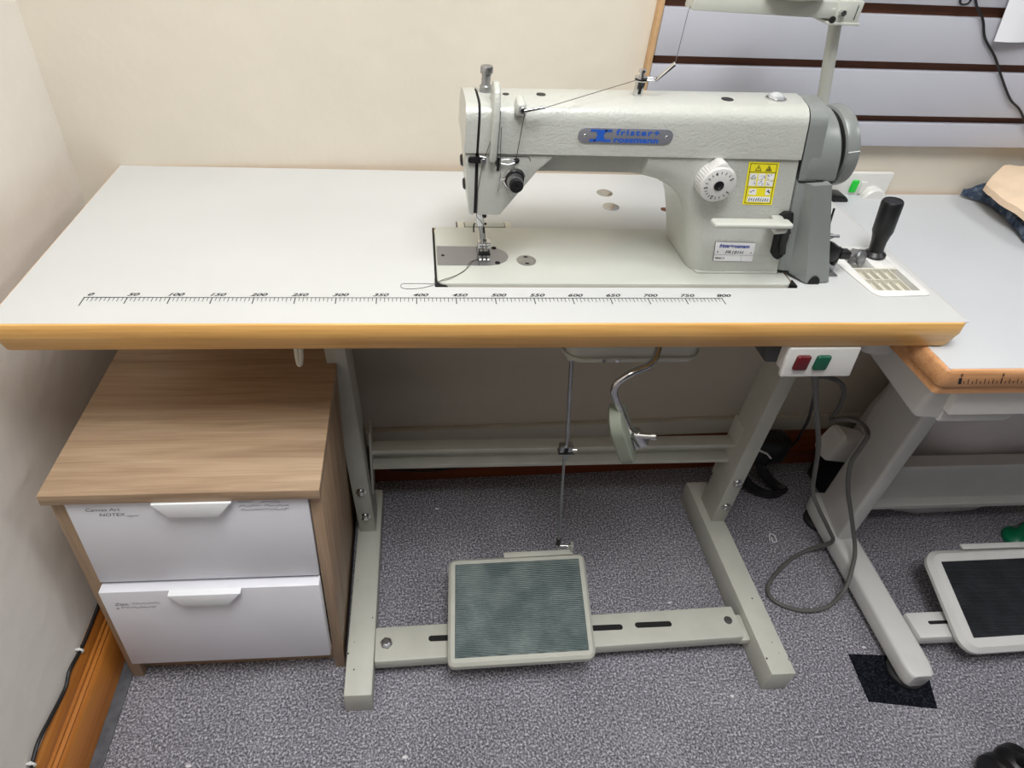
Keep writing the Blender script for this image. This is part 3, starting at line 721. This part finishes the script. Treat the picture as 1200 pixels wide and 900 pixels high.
MB().m('white').box(1.1480, ix1, .1285, iy1, zf, H+.0024, .0006).lathe([(.004, 0), (.004, .0006), (.0005, .0006)], (1.170, .140, H+.0022), (0, 0, 1), 16).build('tray_shelf', tray)
# pockets: every floor is a wedge running up to the next pocket
xs_ = [ix0+(1.1650-ix0)*k/4 for k in range(5)]
for ya, yb in ((iy0, .0975), (.0990, .1255)):
    for xa, xb in zip(xs_, xs_[1:]):
        MB().m('cream').prism([(xa, zf), (xb, zf), (xb, H-.003), (xb-.0012, H-.003), (xa, zf+.002)], 'y', ya, yb).build('tray_pocket', tray)
BT = MB().m('steel')
BT.cyl((1.1245, .172, .7790), (1.1310, .158, .7830), .0066, 18).cyl((1.1295, .161, .7830), (1.1340, .152, .7860), .0128, 6, .001).lathe([(.0122, 0), (.0122, .005), (.0105, .007), (.0005, .007)], (1.1335, .153, .7857), (.42, -.85, .30), 24)
tag(BT.build('steel_bolt'), 'large steel bolt lying in the back compartment of the white tray', 'bolt')
for i, (x, y, an, lab) in enumerate(((1.1255, .1335, .3, 'small steel screw in the tray, left of its neighbour'), (1.139, .1345, -.2, 'small steel screw in the tray, in front of the large bolt'))):
    d = Vector((math.cos(an), math.sin(an), 0)); c = Vector((x, y, zf+.0035))
    s_ = MB().m('steel').cyl(c-d*.006, c+d*.004, .0016, 10).cyl(c+d*.004, c+d*.0065, .0034, 12, .0006)
    tag(s_.build('steel_screw'), lab, 'screw', 'loose screws in the tray')
hd = Vector((-.045, .015, .40)).normalized(); ho = Vector((1.1660, .163, H+.003))
mb = MB().m('black').lathe([(.0135, 0), (.0150, .0015), (.0150, .0035), (.0125, .0060), (.0100, .0085), (.0098, .014), (.0102, .024), (.0118, .034), (.0138, .041), (.0140, .065), (.0142, .083), (.0136, .086), (.0125, .0875), (.0122, .0865), (.0005, .0865)], ho, hd, 32)
hnd = tag(mb.build('tool_grip'), 'black moulded plastic handle standing upright in the white tray', 'handle')

# ------------------------------------------------------------------ thread stand
TS = thing('thread_stand', (1.10, .33, H), 'grey green steel thread stand rising behind the sewing machine', 'thread stand')
MB().m('machine_s').cyl((1.150, .34, H), (1.0720, .322, 1.070), .0085, 20).lathe([(.030, 0), (.030, .004), (.012, .006), (.012, .02)], (1.150, .34, H), (0, 0, 1)).build('pole', TS)
mb = MB().m('machine_s').hexa([(.853, .292, 1.075), (1.080, .292, 1.071), (1.080, .322, 1.071), (.853, .322, 1.075), (.853, .292, 1.091), (1.080, .292, 1.093), (1.080, .322, 1.093), (.853, .322, 1.091)], .0012)
tsb = mb.build('spool_arm', TS)
mb = MB().m('machine_s').box(1.050, 1.084, .289, .336, 1.068, 1.0945, .0015).box(1.042, 1.087, .287, .338, 1.065, 1.0685, .0008).m('chrome').cyl((1.056, .290, 1.080), (1.056, .282, 1.0805), .0040, 6).m('dark').cyl((1.0465, .2885, 1.0715), (1.0465, .2865, 1.0715), .0042, 16).box(1.0765, 1.0772, .2882, .291, 1.072, 1.090)
mb.build('pole_bracket', TS)
mb = MB().m('cream').lathe([(.002, .0), (.030, .0), (.044, .003), (.047, .0065), (.046, .0075), (.028, .004), (.002, .004)], (.985, .31, 1.0932), (0, 0, 1), 40).cyl((.985, .31, 1.096), (.985, .31, 1.20), .004); mb.build('spool_dish', TS)

# ------------------------------------------------------------------ sewing thread and its tails
mb = MB().m('thread')
mb.tube([(.872, .305, 1.13), (.8515, .300, 1.074), (.7905, .1495, 1.0445)], .0004, 5)
mb.tube([(.7905, .1495, 1.0445), (.774, .153, 1.028), (.7580, .150, 1.0255), (.7490, .150, 1.025), (.632, .0955, 1.0075), (.614, .0955, 1.003), (.6105, .0945, 1.002)], .0004, 5)
mb.tube([(.6105, .0945, 1.001), (.6092, .1065, .955), (.6070, .1065, .932)], .00045, 5)
mb.tube([(.590, .107, .935), (.587, .0955, .96), (.586, .0955, .985)], .0004, 5)
mb.tube([(.5695, .107, .940), (.5765, .106, .965), (.5765, .105, .985)], .0004, 5).tube([(.5690, .109, .938), (.5655, .1095, .90), (.5660, .1105, .866), (.5805, .148, .834), (.5876, .149, .795)], .0004, 5)
for q in ([(.584, .143), (.570, .139), (.559, .119), (.543, .101), (.526, .091)], [(.584, .142), (.565, .136), (.556, .114), (.545, .102), (.532, .091), (.5195, .0855)]):
    e = [(.513, .086, H+.0012), (.498, .087, H+.0006), (.473, .087, H+.0006)] if len(q) == 5 else [(.513, .083, H+.0012), (.495, .076, H+.0006), (.478, .0745, H+.0006), (.4705, .079, H+.0006), (.472, .087, H+.0006)]
    mb.tube([(x, y, zb+.0012) for x, y in q]+e, .00032, 5, 5)
tag(mb.build('sewing_thread'), 'dark sewing thread running from the stand through the machine to two loose tails', 'thread')

# ------------------------------------------------------------------ drawer cabinet
DC = thing('drawer_cabinet', (.165, .13, 0), 'pale oak drawer cabinet with two white drawers under the left of the table', 'cabinet')
def shear(x, y, z): return (x+(z-.53)*.045*max(0, min(1, (.357-x)/.37)), y, z)
x0, x1, y0, y1 = -.004, .357, -.034, .395
mb = MB().m('oak').box(x0-.004, x1+.001, y0-.012, y1, .514, .533, .0008).m('oak_v')
mb.box(x0, x0+.019, y0, y1, 0, .5137, .0006)
mb.m('oak_y').box(x1-.017, x1, y0, y1, 0, .5137, .0006)
mb.m('oak').box(x0+.019, x1-.017, y0+.006, y0+.022, .048, .074).box(x0+.019, x1-.017, y0+.018, y0+.03, .0, .05).box(x0+.019, x1-.017, y1-.01, y1, .0, .51).box(x0+.019, x1-.017, y0+.03, y1, .3, .31)
mb.each(shear); carc = mb.build('carcass', DC)
def drawer(xa, xb, ya, za, zb_, hx, notes):
  mb = MB().m('drawer').box(xa, xb, ya, ya+.018, za, zb_, .0012).box(xa+.012, xb-.012, ya+.018, y1-.05, za+.02, zb_-.03)
  mb.each(shear); d = mb.build('drawer', DC)
  mb = MB().m('handle_white')
  w1, w2 = .0525, .033
  t_ = zb_+.0006
  mb.loft([[(hx-w1, ya-.009, t_-.004), (hx+w1, ya-.009, t_-.004), (hx+w1, ya+.0004, t_-.003), (hx-w1, ya+.0004, t_-.003)],
           [(hx-w1, ya-.0095, t_), (hx+w1, ya-.0095, t_), (hx+w1, ya+.0004, t_+.0006), (hx-w1, ya+.0004, t_+.0006)]])
  mb.hexa([(hx-w2, ya-.0135, t_-.024), (hx+w2, ya-.0135, t_-.024), (hx+w2, ya-.0105, t_-.024), (hx-w2, ya-.0105, t_-.024),
           (hx-w1, ya-.0105, t_+.0012), (hx+w1, ya-.0105, t_+.0012), (hx+w1, ya-.0075, t_+.0012), (hx-w1, ya-.0075, t_+.0012)], .0006)
  mb.each(shear); mb.build('handle', d)
  for side in (0, 1):
    mb = MB().m('pencil')
    for s_, nx, nz, sz, al in [q for q in notes if (q[1] > .2) == side]:
        if s_.startswith('~'):
            L = int(s_[1:])*.0035; px_ = [(nx+i*.0013, ya-.0004, nz+random.uniform(-.0022, .0022)) for i in range(int(L/.0013))]
            mb.tube(px_, .0003, 4)
        else: mb.text(s_, sz, (nx, ya-.0004, nz), E1, E2, 0, 'LEFT', .2, 1.05)
    if len(mb.bm.verts): mb.each(shear); mb.build('pencil_note', d)
drawer(.0165, .3385, -.039, .3165, .5125, .186, [('Canvas Art', .040, .493, .0095, 0), ('NOTEX', .056, .482, .0095, 0), ('~5', .092, .4785, 0, 0), ('~6', .245, .5035, 0, 0), ('~8', .275, .502, 0, 0), ('~9', .244, .4945, 0, 0), ('~10', .279, .4935, 0, 0), ('~19', .246, .4855, 0, 0)])
drawer(.0165, .3385, -.052, .083, .3095, .171, [('Zips,', .032, .276, .0105, 0), ('~12', .058, .277, 0, 0), ('a', .032, .2655, .0105, 0), ('~15', .040, .2665, 0, 0)])

# ------------------------------------------------------------------ cords
mb = MB().m('cord_b').tube([(-.0690, .30, .143), (-.0690, .06, .142), (-.0690, .01, .141), (-.0690, -.035, .1405), (-.0690, -.058, .143), (-.0690, -.091, .150), (-.0690, -.115, .1415), (-.0690, -.161, .150), (-.0690, -.196, .157), (-.0690, -.224, .150), (-.0690, -.26, .142), (-.069, -.6, .142)], .0031, 8, 5)
ck = tag(mb.build('skirting_cable'), 'black cable clipped to the left wall along the top of the pine skirting', 'cable')
for y, z in ((-.0555, .1435), (-.2255, .1505)):
    MB().m('white').tube([(XL+.0005, y, z+.005), (-.066, y, z+.005), (-.0635, y, z), (-.066, y, z-.004)], .0020, 8, 3).ball((-.0685, y, z+.006), .003).build('cable_clip', ck, 'white cable clip')
mb = MB().m('cord').tube([(1.066, .06, .655), (1.076, .06, .645), (1.147, .1, .528), (1.223, .14, .401), (1.272, .17, .307), (1.307, .18, .215), (1.326, .163, .178), (1.382, .161, .1), (1.3985, .157, .074), (1.397, .161, .05), (1.371, .173, .010), (1.32, .151, .006), (1.256, .105, .006), (1.239, .078, .006), (1.249, .054, .006), (1.293, .035, .006), (1.343, .034, .020), (1.372, .049, .06), (1.403, .091, .085), (1.415, .12, .103), (1.389, .15, .18), (1.352, .15, .25), (1.322, .15, .328), (1.321, .15, .376), (1.32, .15, .411), (1.327, .18, .409), (1.307, .2, .403), (1.299, .22, .380), (1.301, .22, .408), (1.277, .2, .467), (1.23, .17, .522), (1.173, .14, .563), (1.117, .12, .590), (1.08, .065, .660)], .0043, 10, 5)
tag(mb.build('power_cable'), 'thick grey power cord hanging from the switch box and looping on the carpet', 'cord')
mb = MB().m('cord_b').tube([(1.078, .055, .655), (1.115, .1, .601), (1.158, .13, .529), (1.279, .25, .351), (1.37, .35, .213), (1.385, .37, .150), (1.365, .375, .105), (1.335, .36, .075)], .0030, 8, 5)
tag(mb.build('signal_cable'), 'thin black cord running from the switch box down to the skirting', 'cord')
# bundled black cord with a tie behind the right leg
CBN = thing('cable_bundle', (1.34, .35, 0), 'black bundled cable with white tie on the carpet behind the right leg', 'cable')
mb = MB().m('cord_b')
for k in range(7):
    o = Vector((random.uniform(-.01, .01), random.uniform(-.015, .015), random.uniform(-.01, .01)))
    mb.tube([Vector(p)+o for p in ((1.300, .38, .115), (1.275, .355, .10), (1.285, .345, .05), (1.325, .335, .016), (1.362, .322, .016), (1.392, .332, .016), (1.372, .348, .022), (1.335, .36, .06), (1.320, .372, .10), (1.300, .38, .115))], .0048, 8, 5)
mb.build('cord_loop', CBN)
MB().m('black').box(1.295, 1.385, .365, .42, .075, .155, .015, 3).build('plug_block', CBN)
MB().m('lint').tube([(1.225, .325, .200), (1.262, .318, .186), (1.284, .320, .173), (1.291, .325, .166), (1.306, .325, .150)], .0022, 6, 3).build('cable_tie', CBN, 'white cable tie')
mb = MB().m('cord_b').tube([(1.330, .4275, 1.19), (1.343, .4275, 1.11), (1.349, .4275, 1.098), (1.369, .4275, 1.069), (1.393, .4275, 1.048), (1.413, .4275, 1.021), (1.449, .4275, .992), (1.474, .4275, .967), (1.519, .4275, .925), (1.553, .4275, .904), (1.60, .4275, .86), (1.66, .4275, .80)], .0019, 8, 5).each(lambda x, y, z: wl(x+.012, y, z))
mb.tube([wl(*p) for p in ((1.345, .426, 1.085), (1.352, .4265, 1.070), (1.366, .4265, 1.072), (1.364, .4265, 1.088))], .0017, 8, 4)
tag(mb.build('hanging_cable'), 'thin black cord hanging down the slatted wall panel', 'cord')

# ------------------------------------------------------------------ socket on the wall
SK = thing('wall_socket', (1.32, YW, .74), 'white double wall socket with lit green rocker behind the right table', 'socket')
MB().m('white').box(1.238, 1.396, .443, YW-.0003, .698, .780, .003, 3).each(wl).build('face_plate', SK)
MB().m('green_neon').box(1.3155, 1.3295, .438, .444, .741, .766, .003, 3).each(wl).build('rocker_switch', SK, 'green rocker switch')
MB().m('white').box(1.335, 1.348, .4385, .444, .739, .763, .002, 2).each(wl).build('rocker_switch', SK, 'white rocker switch')
mb = MB().m('white').lathe([(.024, 0), (.024, .014), (.021, .018), (.001, .018)], (1.364, .4432, .730), (0, -1, 0), 32).each(wl)
tag(mb.build('charger_plug'), 'round white plug in the wall socket', 'plug')
mb = MB().m('black').prism([(1.252, .742), (1.262, .750), (1.292, .747), (1.303, .739), (1.303, .722), (1.252, .722)], 'y', .412, .4428, .004, 2).each(wl)
tag(mb.build('power_plug'), 'black plug in the wall socket behind the table corner', 'plug')

# paper on the slat panel
t = bmesh.new(); mb = MB().m('paper'); N = 10
g = [[(1.414+(1.62-1.414)*i/N+(.022*(1-j/N)) , .4265-.004*math.sin(i*1.3)*(1-j/N)-.008*(1-j/N), 1.0185+.17*j/N) for i in range(N+1)] for j in range(N+1)]
V = [[t.verts.new(p) for p in r] for r in g]; W_ = [[t.verts.new((p[0], p[1]+.0008, p[2])) for p in r] for r in g]
for j in range(N):
    for i in range(N):
        t.faces.new((V[j][i], V[j][i+1], V[j+1][i+1], V[j+1][i])); t.faces.new((W_[j][i], W_[j+1][i], W_[j+1][i+1], W_[j][i+1]))
mb._add(t); mb.each(wl)
tag(mb.build('paper_sheet'), 'white sheet of paper hanging on the slatted wall panel', 'paper')

# ------------------------------------------------------------------ right-hand table
RT = thing('right_table', (1.7, .2, 0), 'second white table with ruler marked beech edge on the right', 'table')
RH = .735; bx0, bx1, by0, by1 = 1.1705, 2.40, -.0395, .448
rtop = table_top(RT, bx0, bx1, by0, by1, RH, None, 'laminate2', 'beech',
    [(.0016, RH-.0003), (.0002, RH-.0008), (-.002, RH-.003), (-.003, RH-.006), (-.003, RH-.0275), (-.001, RH-.0305), (.001, RH-.031), (.001, RH-.043), (.003, RH-.0445), (.03, RH-.0445)], .008,
    lambda x, y, z: (x, y+(KY*(x-.3)*(y-.2)/.25 if y > .2 else 0), z))
mb = MB().m('ink'); yy = by0-.0034
for k in range(0, 61):
    x = 1.1925+k*.0058; tall = k % 10 == 0
    hw = .0022 if k == 0 else (.0008 if tall else .0005); h_ = .0105 if (tall or k % 2 == 0) else .005
    if k % 2 == 0 and not tall: h_ = .0090
    mb.flat([(x-hw, yy, RH-.0225), (x+hw, yy, RH-.0225), (x+hw, yy, RH-.0225+h_), (x-hw, yy, RH-.0225+h_)])
    if tall: mb.text(str(k//2), .0075, (x+.001, yy, RH-.0075), E1, E2, .0002)
mb.each(lambda x, y, z: (x-(z-(RH-.018))*.4, y, z)); mb.build('edge_ruler', rtop)
MB().m('white').hexa([(1.236, -.022, .634), (1.90, -.022, .634), (1.90, .10, .634), (1.236, .10, .634), (1.229, -.020, .690), (1.90, -.020, .690), (1.90, .10, .690), (1.229, .10, .690)], .002).build('under_tray', RT, 'white tray under the front edge')
mb = MB().m('frame_w').hexa([(1.205, -.006, .612), (1.262, -.012, .612), (1.262, .39, .640), (1.218, .39, .640), (1.205, -.008, .690), (1.262, -.012, .690), (1.262, .39, .690), (1.218, .39, .690)], .008, 3)
mb.hexa([(1.238, -.012, .610), (1.345, -.012, .610), (1.345, .03, .610), (1.238, .03, .610), (1.238, -.012, .632), (1.36, -.012, .632), (1.36, .03, .632), (1.238, .03, .632)], .004, 2)
mb.prism(rrect(1.155, 1.215, .08, .16, .02, 5), 'z', .660, .690, .003).box(1.25, 1.475, .20, .26, .63, .69, .004)
mb.build('support_rail', RT)
mb = MB().m('frame_w').hexa([(1.418, .165, .056), (1.453, .165, .056), (1.475, .282, .056), (1.440, .282, .056), (1.446, .18, .690), (1.484, .18, .690), (1.484, .272, .690), (1.452, .272, .690)], .008, 3)
mb.build('leg_post', RT)
mb = MB().m('frame_w')
def rfoot(y, x0_, x1_, z): return [(x, y, z_) for x, z_ in rrect(x0_, x1_, .016, z, .008, 3)]
loops = []
for y, s_ in ((-.128, .60), (-.124, .80), (-.115, .93), (-.100, 1), (.225, 1), (.262, .95), (.285, .8), (.292, .6)):
    xc = 1.443-(.0 if y > 0 else .0)-.01*max(0, -y)/.12; hw = .028*s_
    loops.append(rfoot(y, xc-hw, xc+hw, .062 if y > -.05 else .056))
mb.loft(loops); rf = mb.build('foot', RT)
mb = MB().m('blackm').lathe([(.030, 0), (.033, .003), (.033, .010), (.028, .014), (.027, .021)], (1.4345, -.098, .002), (0, 0, 1), 28); mb.build('rubber_foot', rf)
mb = MB().m('blackm').lathe([(.030, 0), (.033, .003), (.033, .010), (.028, .014), (.027, .021)], (1.443, .255, .0), (0, 0, 1), 28); mb.build('rubber_foot', rf)
mb = MB().m('frame_w').prism([(.245, .098), (.214, .098), (.214, .110), (.232, .113), (.232, .225), (.214, .229), (.214, .242), (.245, .242)], 'x', 1.47, 2.35, .001, 1); mb.build('crossbar', RT)
mb = MB().m('frame_w').box(1.470, 1.85, -.058, -.005, .030, .058, .004); b2 = mb.build('treadle_bar', RT)
MB().m('dark').prism(rrect(1.505, 1.68, -.032, -.025, .0034, 4), 'z', .0565, .0584).build('slot', b2)
mb = MB().m('frame_w')
rc = [(1.5300, -.098, .072), (1.82, -.093, .072), (1.83, .098, .118), (1.5480, .096, .118)]
slab(mb, rc, .026, .032, 7, bevel=.009); rp = mb.build('treadle_pedal', RT)
mb = MB().m('mat_black'); slab(mb, rc, .004, .006, inset=.026, up=.0022, bevel=.0012); mb.build('rubber_mat', rp, 'black ribbed rubber pedal mat')
MB().m('frame_w').box(1.63, 1.83, .092, .104, .119, .1235, .001).build('pedal_bracket', rp)
# far leg of the right table (outside the frame but carrying it)
MB().m('frame_w').box(2.31, 2.35, .18, .272, .056, .691, .006).build('leg_post', RT)
MB().m('frame_w').box(2.30, 2.36, -.12, .29, .0, .06, .01).build('foot', RT)

# cloth on the right table
def cloth(mb, outline, zfun, th, N=3):
    t = bmesh.new(); vs = [t.verts.new((x, y, 0)) for x, y in outline]; f = t.faces.new(vs)
    bmesh.ops.triangulate(t, faces=[f]); bmesh.ops.subdivide_edges(t, edges=t.edges, cuts=N, use_grid_fill=True)
    for _ in range(2):
        es = [e for e in t.edges if e.calc_length() > .012]
        if es: bmesh.ops.subdivide_edges(t, edges=es, cuts=1)
    bmesh.ops.triangulate(t, faces=t.faces)
    r = bmesh.ops.extrude_face_region(t, geom=t.faces[:]); top_ = {v for v in r['geom'] if isinstance(v, bmesh.types.BMVert)}
    for v in t.verts:
        z = zfun(v.co.x, v.co.y); v.co.z = z+(th if v in top_ else 0)
    return mb._add(t)
def wr(x, y, s, a): return a*(noise.noise(Vector((x*s, y*s, 3.1)))+1)
def fold(y0, x_edge, rise):          # soft rounded edge rising away from the left border of a pile
    return lambda x, y: rise*(1-math.exp(-max(0, x-x_edge(y))/.012))
de = lambda y: 1.548+.03*math.exp(-((y-.42)/.05)**2)-.02*max(0, (.36-y)/.1)
mb = MB().m('denim')
cloth(mb, [(1.545, .468), (1.572, .440), (1.572, .398), (1.551, .339), (1.536, .293), (1.532, .24), (1.56, .19), (1.66, .17), (1.80, .20), (1.84, .40), (1.78, .478), (1.62, .476)],
      lambda x, y: RH+.0012+wr(x, y, 30, .004)+fold(0, de, .010)(x, y), .013)
tag(mb.build('denim_garment'), 'folded dark blue denim garment lying on the right table', 'garment')
mb = MB().m('peach')
pe = lambda y: 1.533+.012*max(0, (y-.40)/.03)
cloth(mb, [(1.545, .428), (1.537, .404), (1.531, .353), (1.533, .305), (1.540, .255), (1.60, .22), (1.72, .21), (1.82, .26), (1.84, .40), (1.77, .470), (1.60, .468), (1.566, .446)],
      lambda x, y: RH+.026+wr(x+3, y, 18, .006)+fold(0, pe, .013)(x, y)+max(0, min(.012, (x-1.56)*.25)), .011)
tag(mb.build('peach_fabric'), 'peach coloured fabric piled on top of the denim garment', 'fabric')
mb = MB().m('thread').tube([(1.540, .275, RH+.008), (1.534, .262, RH+.002), (1.536, .248, RH+.0010), (1.527, .240, RH+.0010), (1.533, .228, RH+.0010), (1.548, .224, RH+.0010)], .0009, 5, 5)
tag(mb.build('loose_thread'), 'loose dark thread trailing from the denim onto the right table', 'thread')

# ------------------------------------------------------------------ things on the floor
mb = MB().m('carpet_d').hexa([(1.337, -.145, .0002), (1.462, -.164, .0002), (1.496, -.069, .0002), (1.3465, -.056, .0002), (1.337, -.145, .0022), (1.462, -.164, .0022), (1.496, -.069, .0022), (1.3465, -.056, .0022)])
tag(mb.build('carpet_offcut'), 'black carpet offcut under the front foot of the right table', 'carpet offcut')
mb = MB().m('black').loft([[(1.493, .325, 0), (1.57, .325, 0), (1.57, .405, 0), (1.493, .405, 0)], [(1.493, .325, .122), (1.57, .325, .112), (1.57, .405, .112), (1.493, .405, .122)]])  # solid black block standing in for the soft shadow below the foam block
tag(mb.build('shade_box'), 'black block standing in for soft shadow under the white foam block', 'box')
mb = MB().m('white')
loops = []
for i in range(9):
    a = i/8; c = Vector((1.450+.075*a, .352+.004*a, .172-.022*a)); e = (.80 if 0 < i < 8 else .68)
    loops.append([c+Vector((.010*p[1]/.05, p[0]*e, p[1]*e)) for p in rrect(-.035, .035, -.05, .05, .018+.01*a, 5)])
mb.loft(loops)
tag(mb.build('foam_block'), 'white rounded block leaning behind the leg of the right table', 'block')
mb = MB().m('bag')
t = bmesh.new(); bmesh.ops.create_icosphere(t, subdivisions=5, radius=1)
for v in t.verts:
    c = v.co.copy(); q = noise.noise(c*2.3)*.10+noise.noise(c*6)*.03
    sx = abs(c.x)**.75*math.copysign(1, c.x); sz = abs(c.z)**.7*math.copysign(1, c.z)
    v.co = Vector((1.77+.225*sx*(1+q), .365+.108*c.y*(1+q*.5), max(.001, .17+.28*sz*(1+q*.5))))
mb._add(t)
tag(mb.build('plastic_bag'), 'large pale plastic bag slumped on the floor behind the right table crossbar', 'bag')
mb = MB().m('green_cone').lathe([(.034, 0), (.036, .004), (.034, .012), (.026, .018), (.018, .03), (.014, .09), (.002, .092)], (1.905, .186, 0), (0, 0, 1), 32)
cone = tag(mb.build('thread_cone'), 'green plastic thread cone on the carpet behind the right pedal', 'cone')
CA = thing('chair_caster', (1.50, -.30, 0), 'black chair caster wheel on the carpet at the bottom right corner', 'caster')
mb = MB().m('black').lathe([(.020, -.012), (.030, -.011), (.034, -.007), (.034, .007), (.030, .011), (.020, .012)], (1.475, -.285, .034), (.96, .28, 0), 32); mb.build('wheel', CA)
mb = MB().m('black').lathe([(.020, -.012), (.030, -.011), (.034, -.007), (.034, .007), (.030, .011), (.020, .012)], (1.520, -.272, .034), (.96, .28, 0), 32); mb.build('wheel', CA)
mb = MB().m('black').ball((1.4975, -.279, .045), .03, (.8, 1.15, .85), 3).cyl((1.4975, -.279, .06), (1.4975, -.279, .11), .008); mb.build('housing', CA)
# scraps
def scrap(x, y, s, lab):
    mb = MB().m('lint').ball((x, y, .0015+s*.4), s, (1.5, .8, .6), 2)
    tag(mb.build('lint_scrap'), lab, 'scrap', 'white scraps on the carpet')
for x, y, s, lab in ((.541, .32, .0035, 'white scrap on the carpet behind the left part of the pedal'), (1.019, .066, .003, 'white scrap on the carpet behind the slotted bar'),
    (1.078, -.123, .003, 'white scrap on the carpet in front of the slotted bar'), (.111, -.187, .0036, 'white scrap on the carpet at the bottom left'),
    (.470, -.193, .0036, 'white scrap on the carpet in front of the left foot'), (1.385, -.045, .003, 'white scrap beside the black carpet offcut')):
    scrap(x, y, s, lab)
mb = MB().m('lint').tube([(1.302, .205, .003), (1.308, .222, .003), (1.318, .222, .003), (1.318, .205, .003), (1.308, .203, .003), (1.310, .215, .003)], .0013, 6, 5)
tag(mb.build('thread_scrap'), 'curl of white thread on the carpet right of the right foot', 'scrap')
mb = MB().m('cord_b').tube([(.43, .4005, .048), (.52, .4005, .036), (.62, .4005, .046), (.70, .4005, .050), (.80, .4005, .042), (.92, .4005, .046), (1.02, .4005, .050), (1.2, .4005, .045)], .0028, 8, 6).each(wl)
tag(mb.build('back_cable'), 'black cable sagging along the dark back skirting', 'cable')

# ------------------------------------------------------------------ camera and view
cam = bpy.data.cameras.new('camera'); co = bpy.data.objects.new('camera', cam); COL.objects.link(co)
cpos = (0.48438, -0.62038, 1.24268)
pitch, yaw, roll, foc, ppx, ppy = 0.66745, 0.10921, 0.06347, 756.12071, 547.64447, 401.66696
cp, sp, cy_, sy_ = math.cos(pitch), math.sin(pitch), math.cos(yaw), math.sin(yaw)
fw = Vector((sy_*cp, cy_*cp, -sp)); rt = Vector((cy_, -sy_, 0)); up_ = rt.cross(fw)
r2 = rt*math.cos(roll)+up_*math.sin(roll); u2 = up_*math.cos(roll)-rt*math.sin(roll)
m4 = Matrix(((r2.x, u2.x, -fw.x, cpos[0]), (r2.y, u2.y, -fw.y, cpos[1]), (r2.z, u2.z, -fw.z, cpos[2]), (0, 0, 0, 1)))
co.matrix_world = m4
cam.sensor_fit = 'HORIZONTAL'; cam.sensor_width = 36; cam.lens = foc*36/1200
cam.shift_x = (600-ppx)/1200; cam.shift_y = (ppy-450)/1200
cam.clip_start = .02
sc.camera = co
sc.view_settings.view_transform = 'Standard'; sc.view_settings.look = 'None'
sc.view_settings.gamma = 1; sc.view_settings.use_curve_mapping = False
sc.view_settings.exposure = 0.24
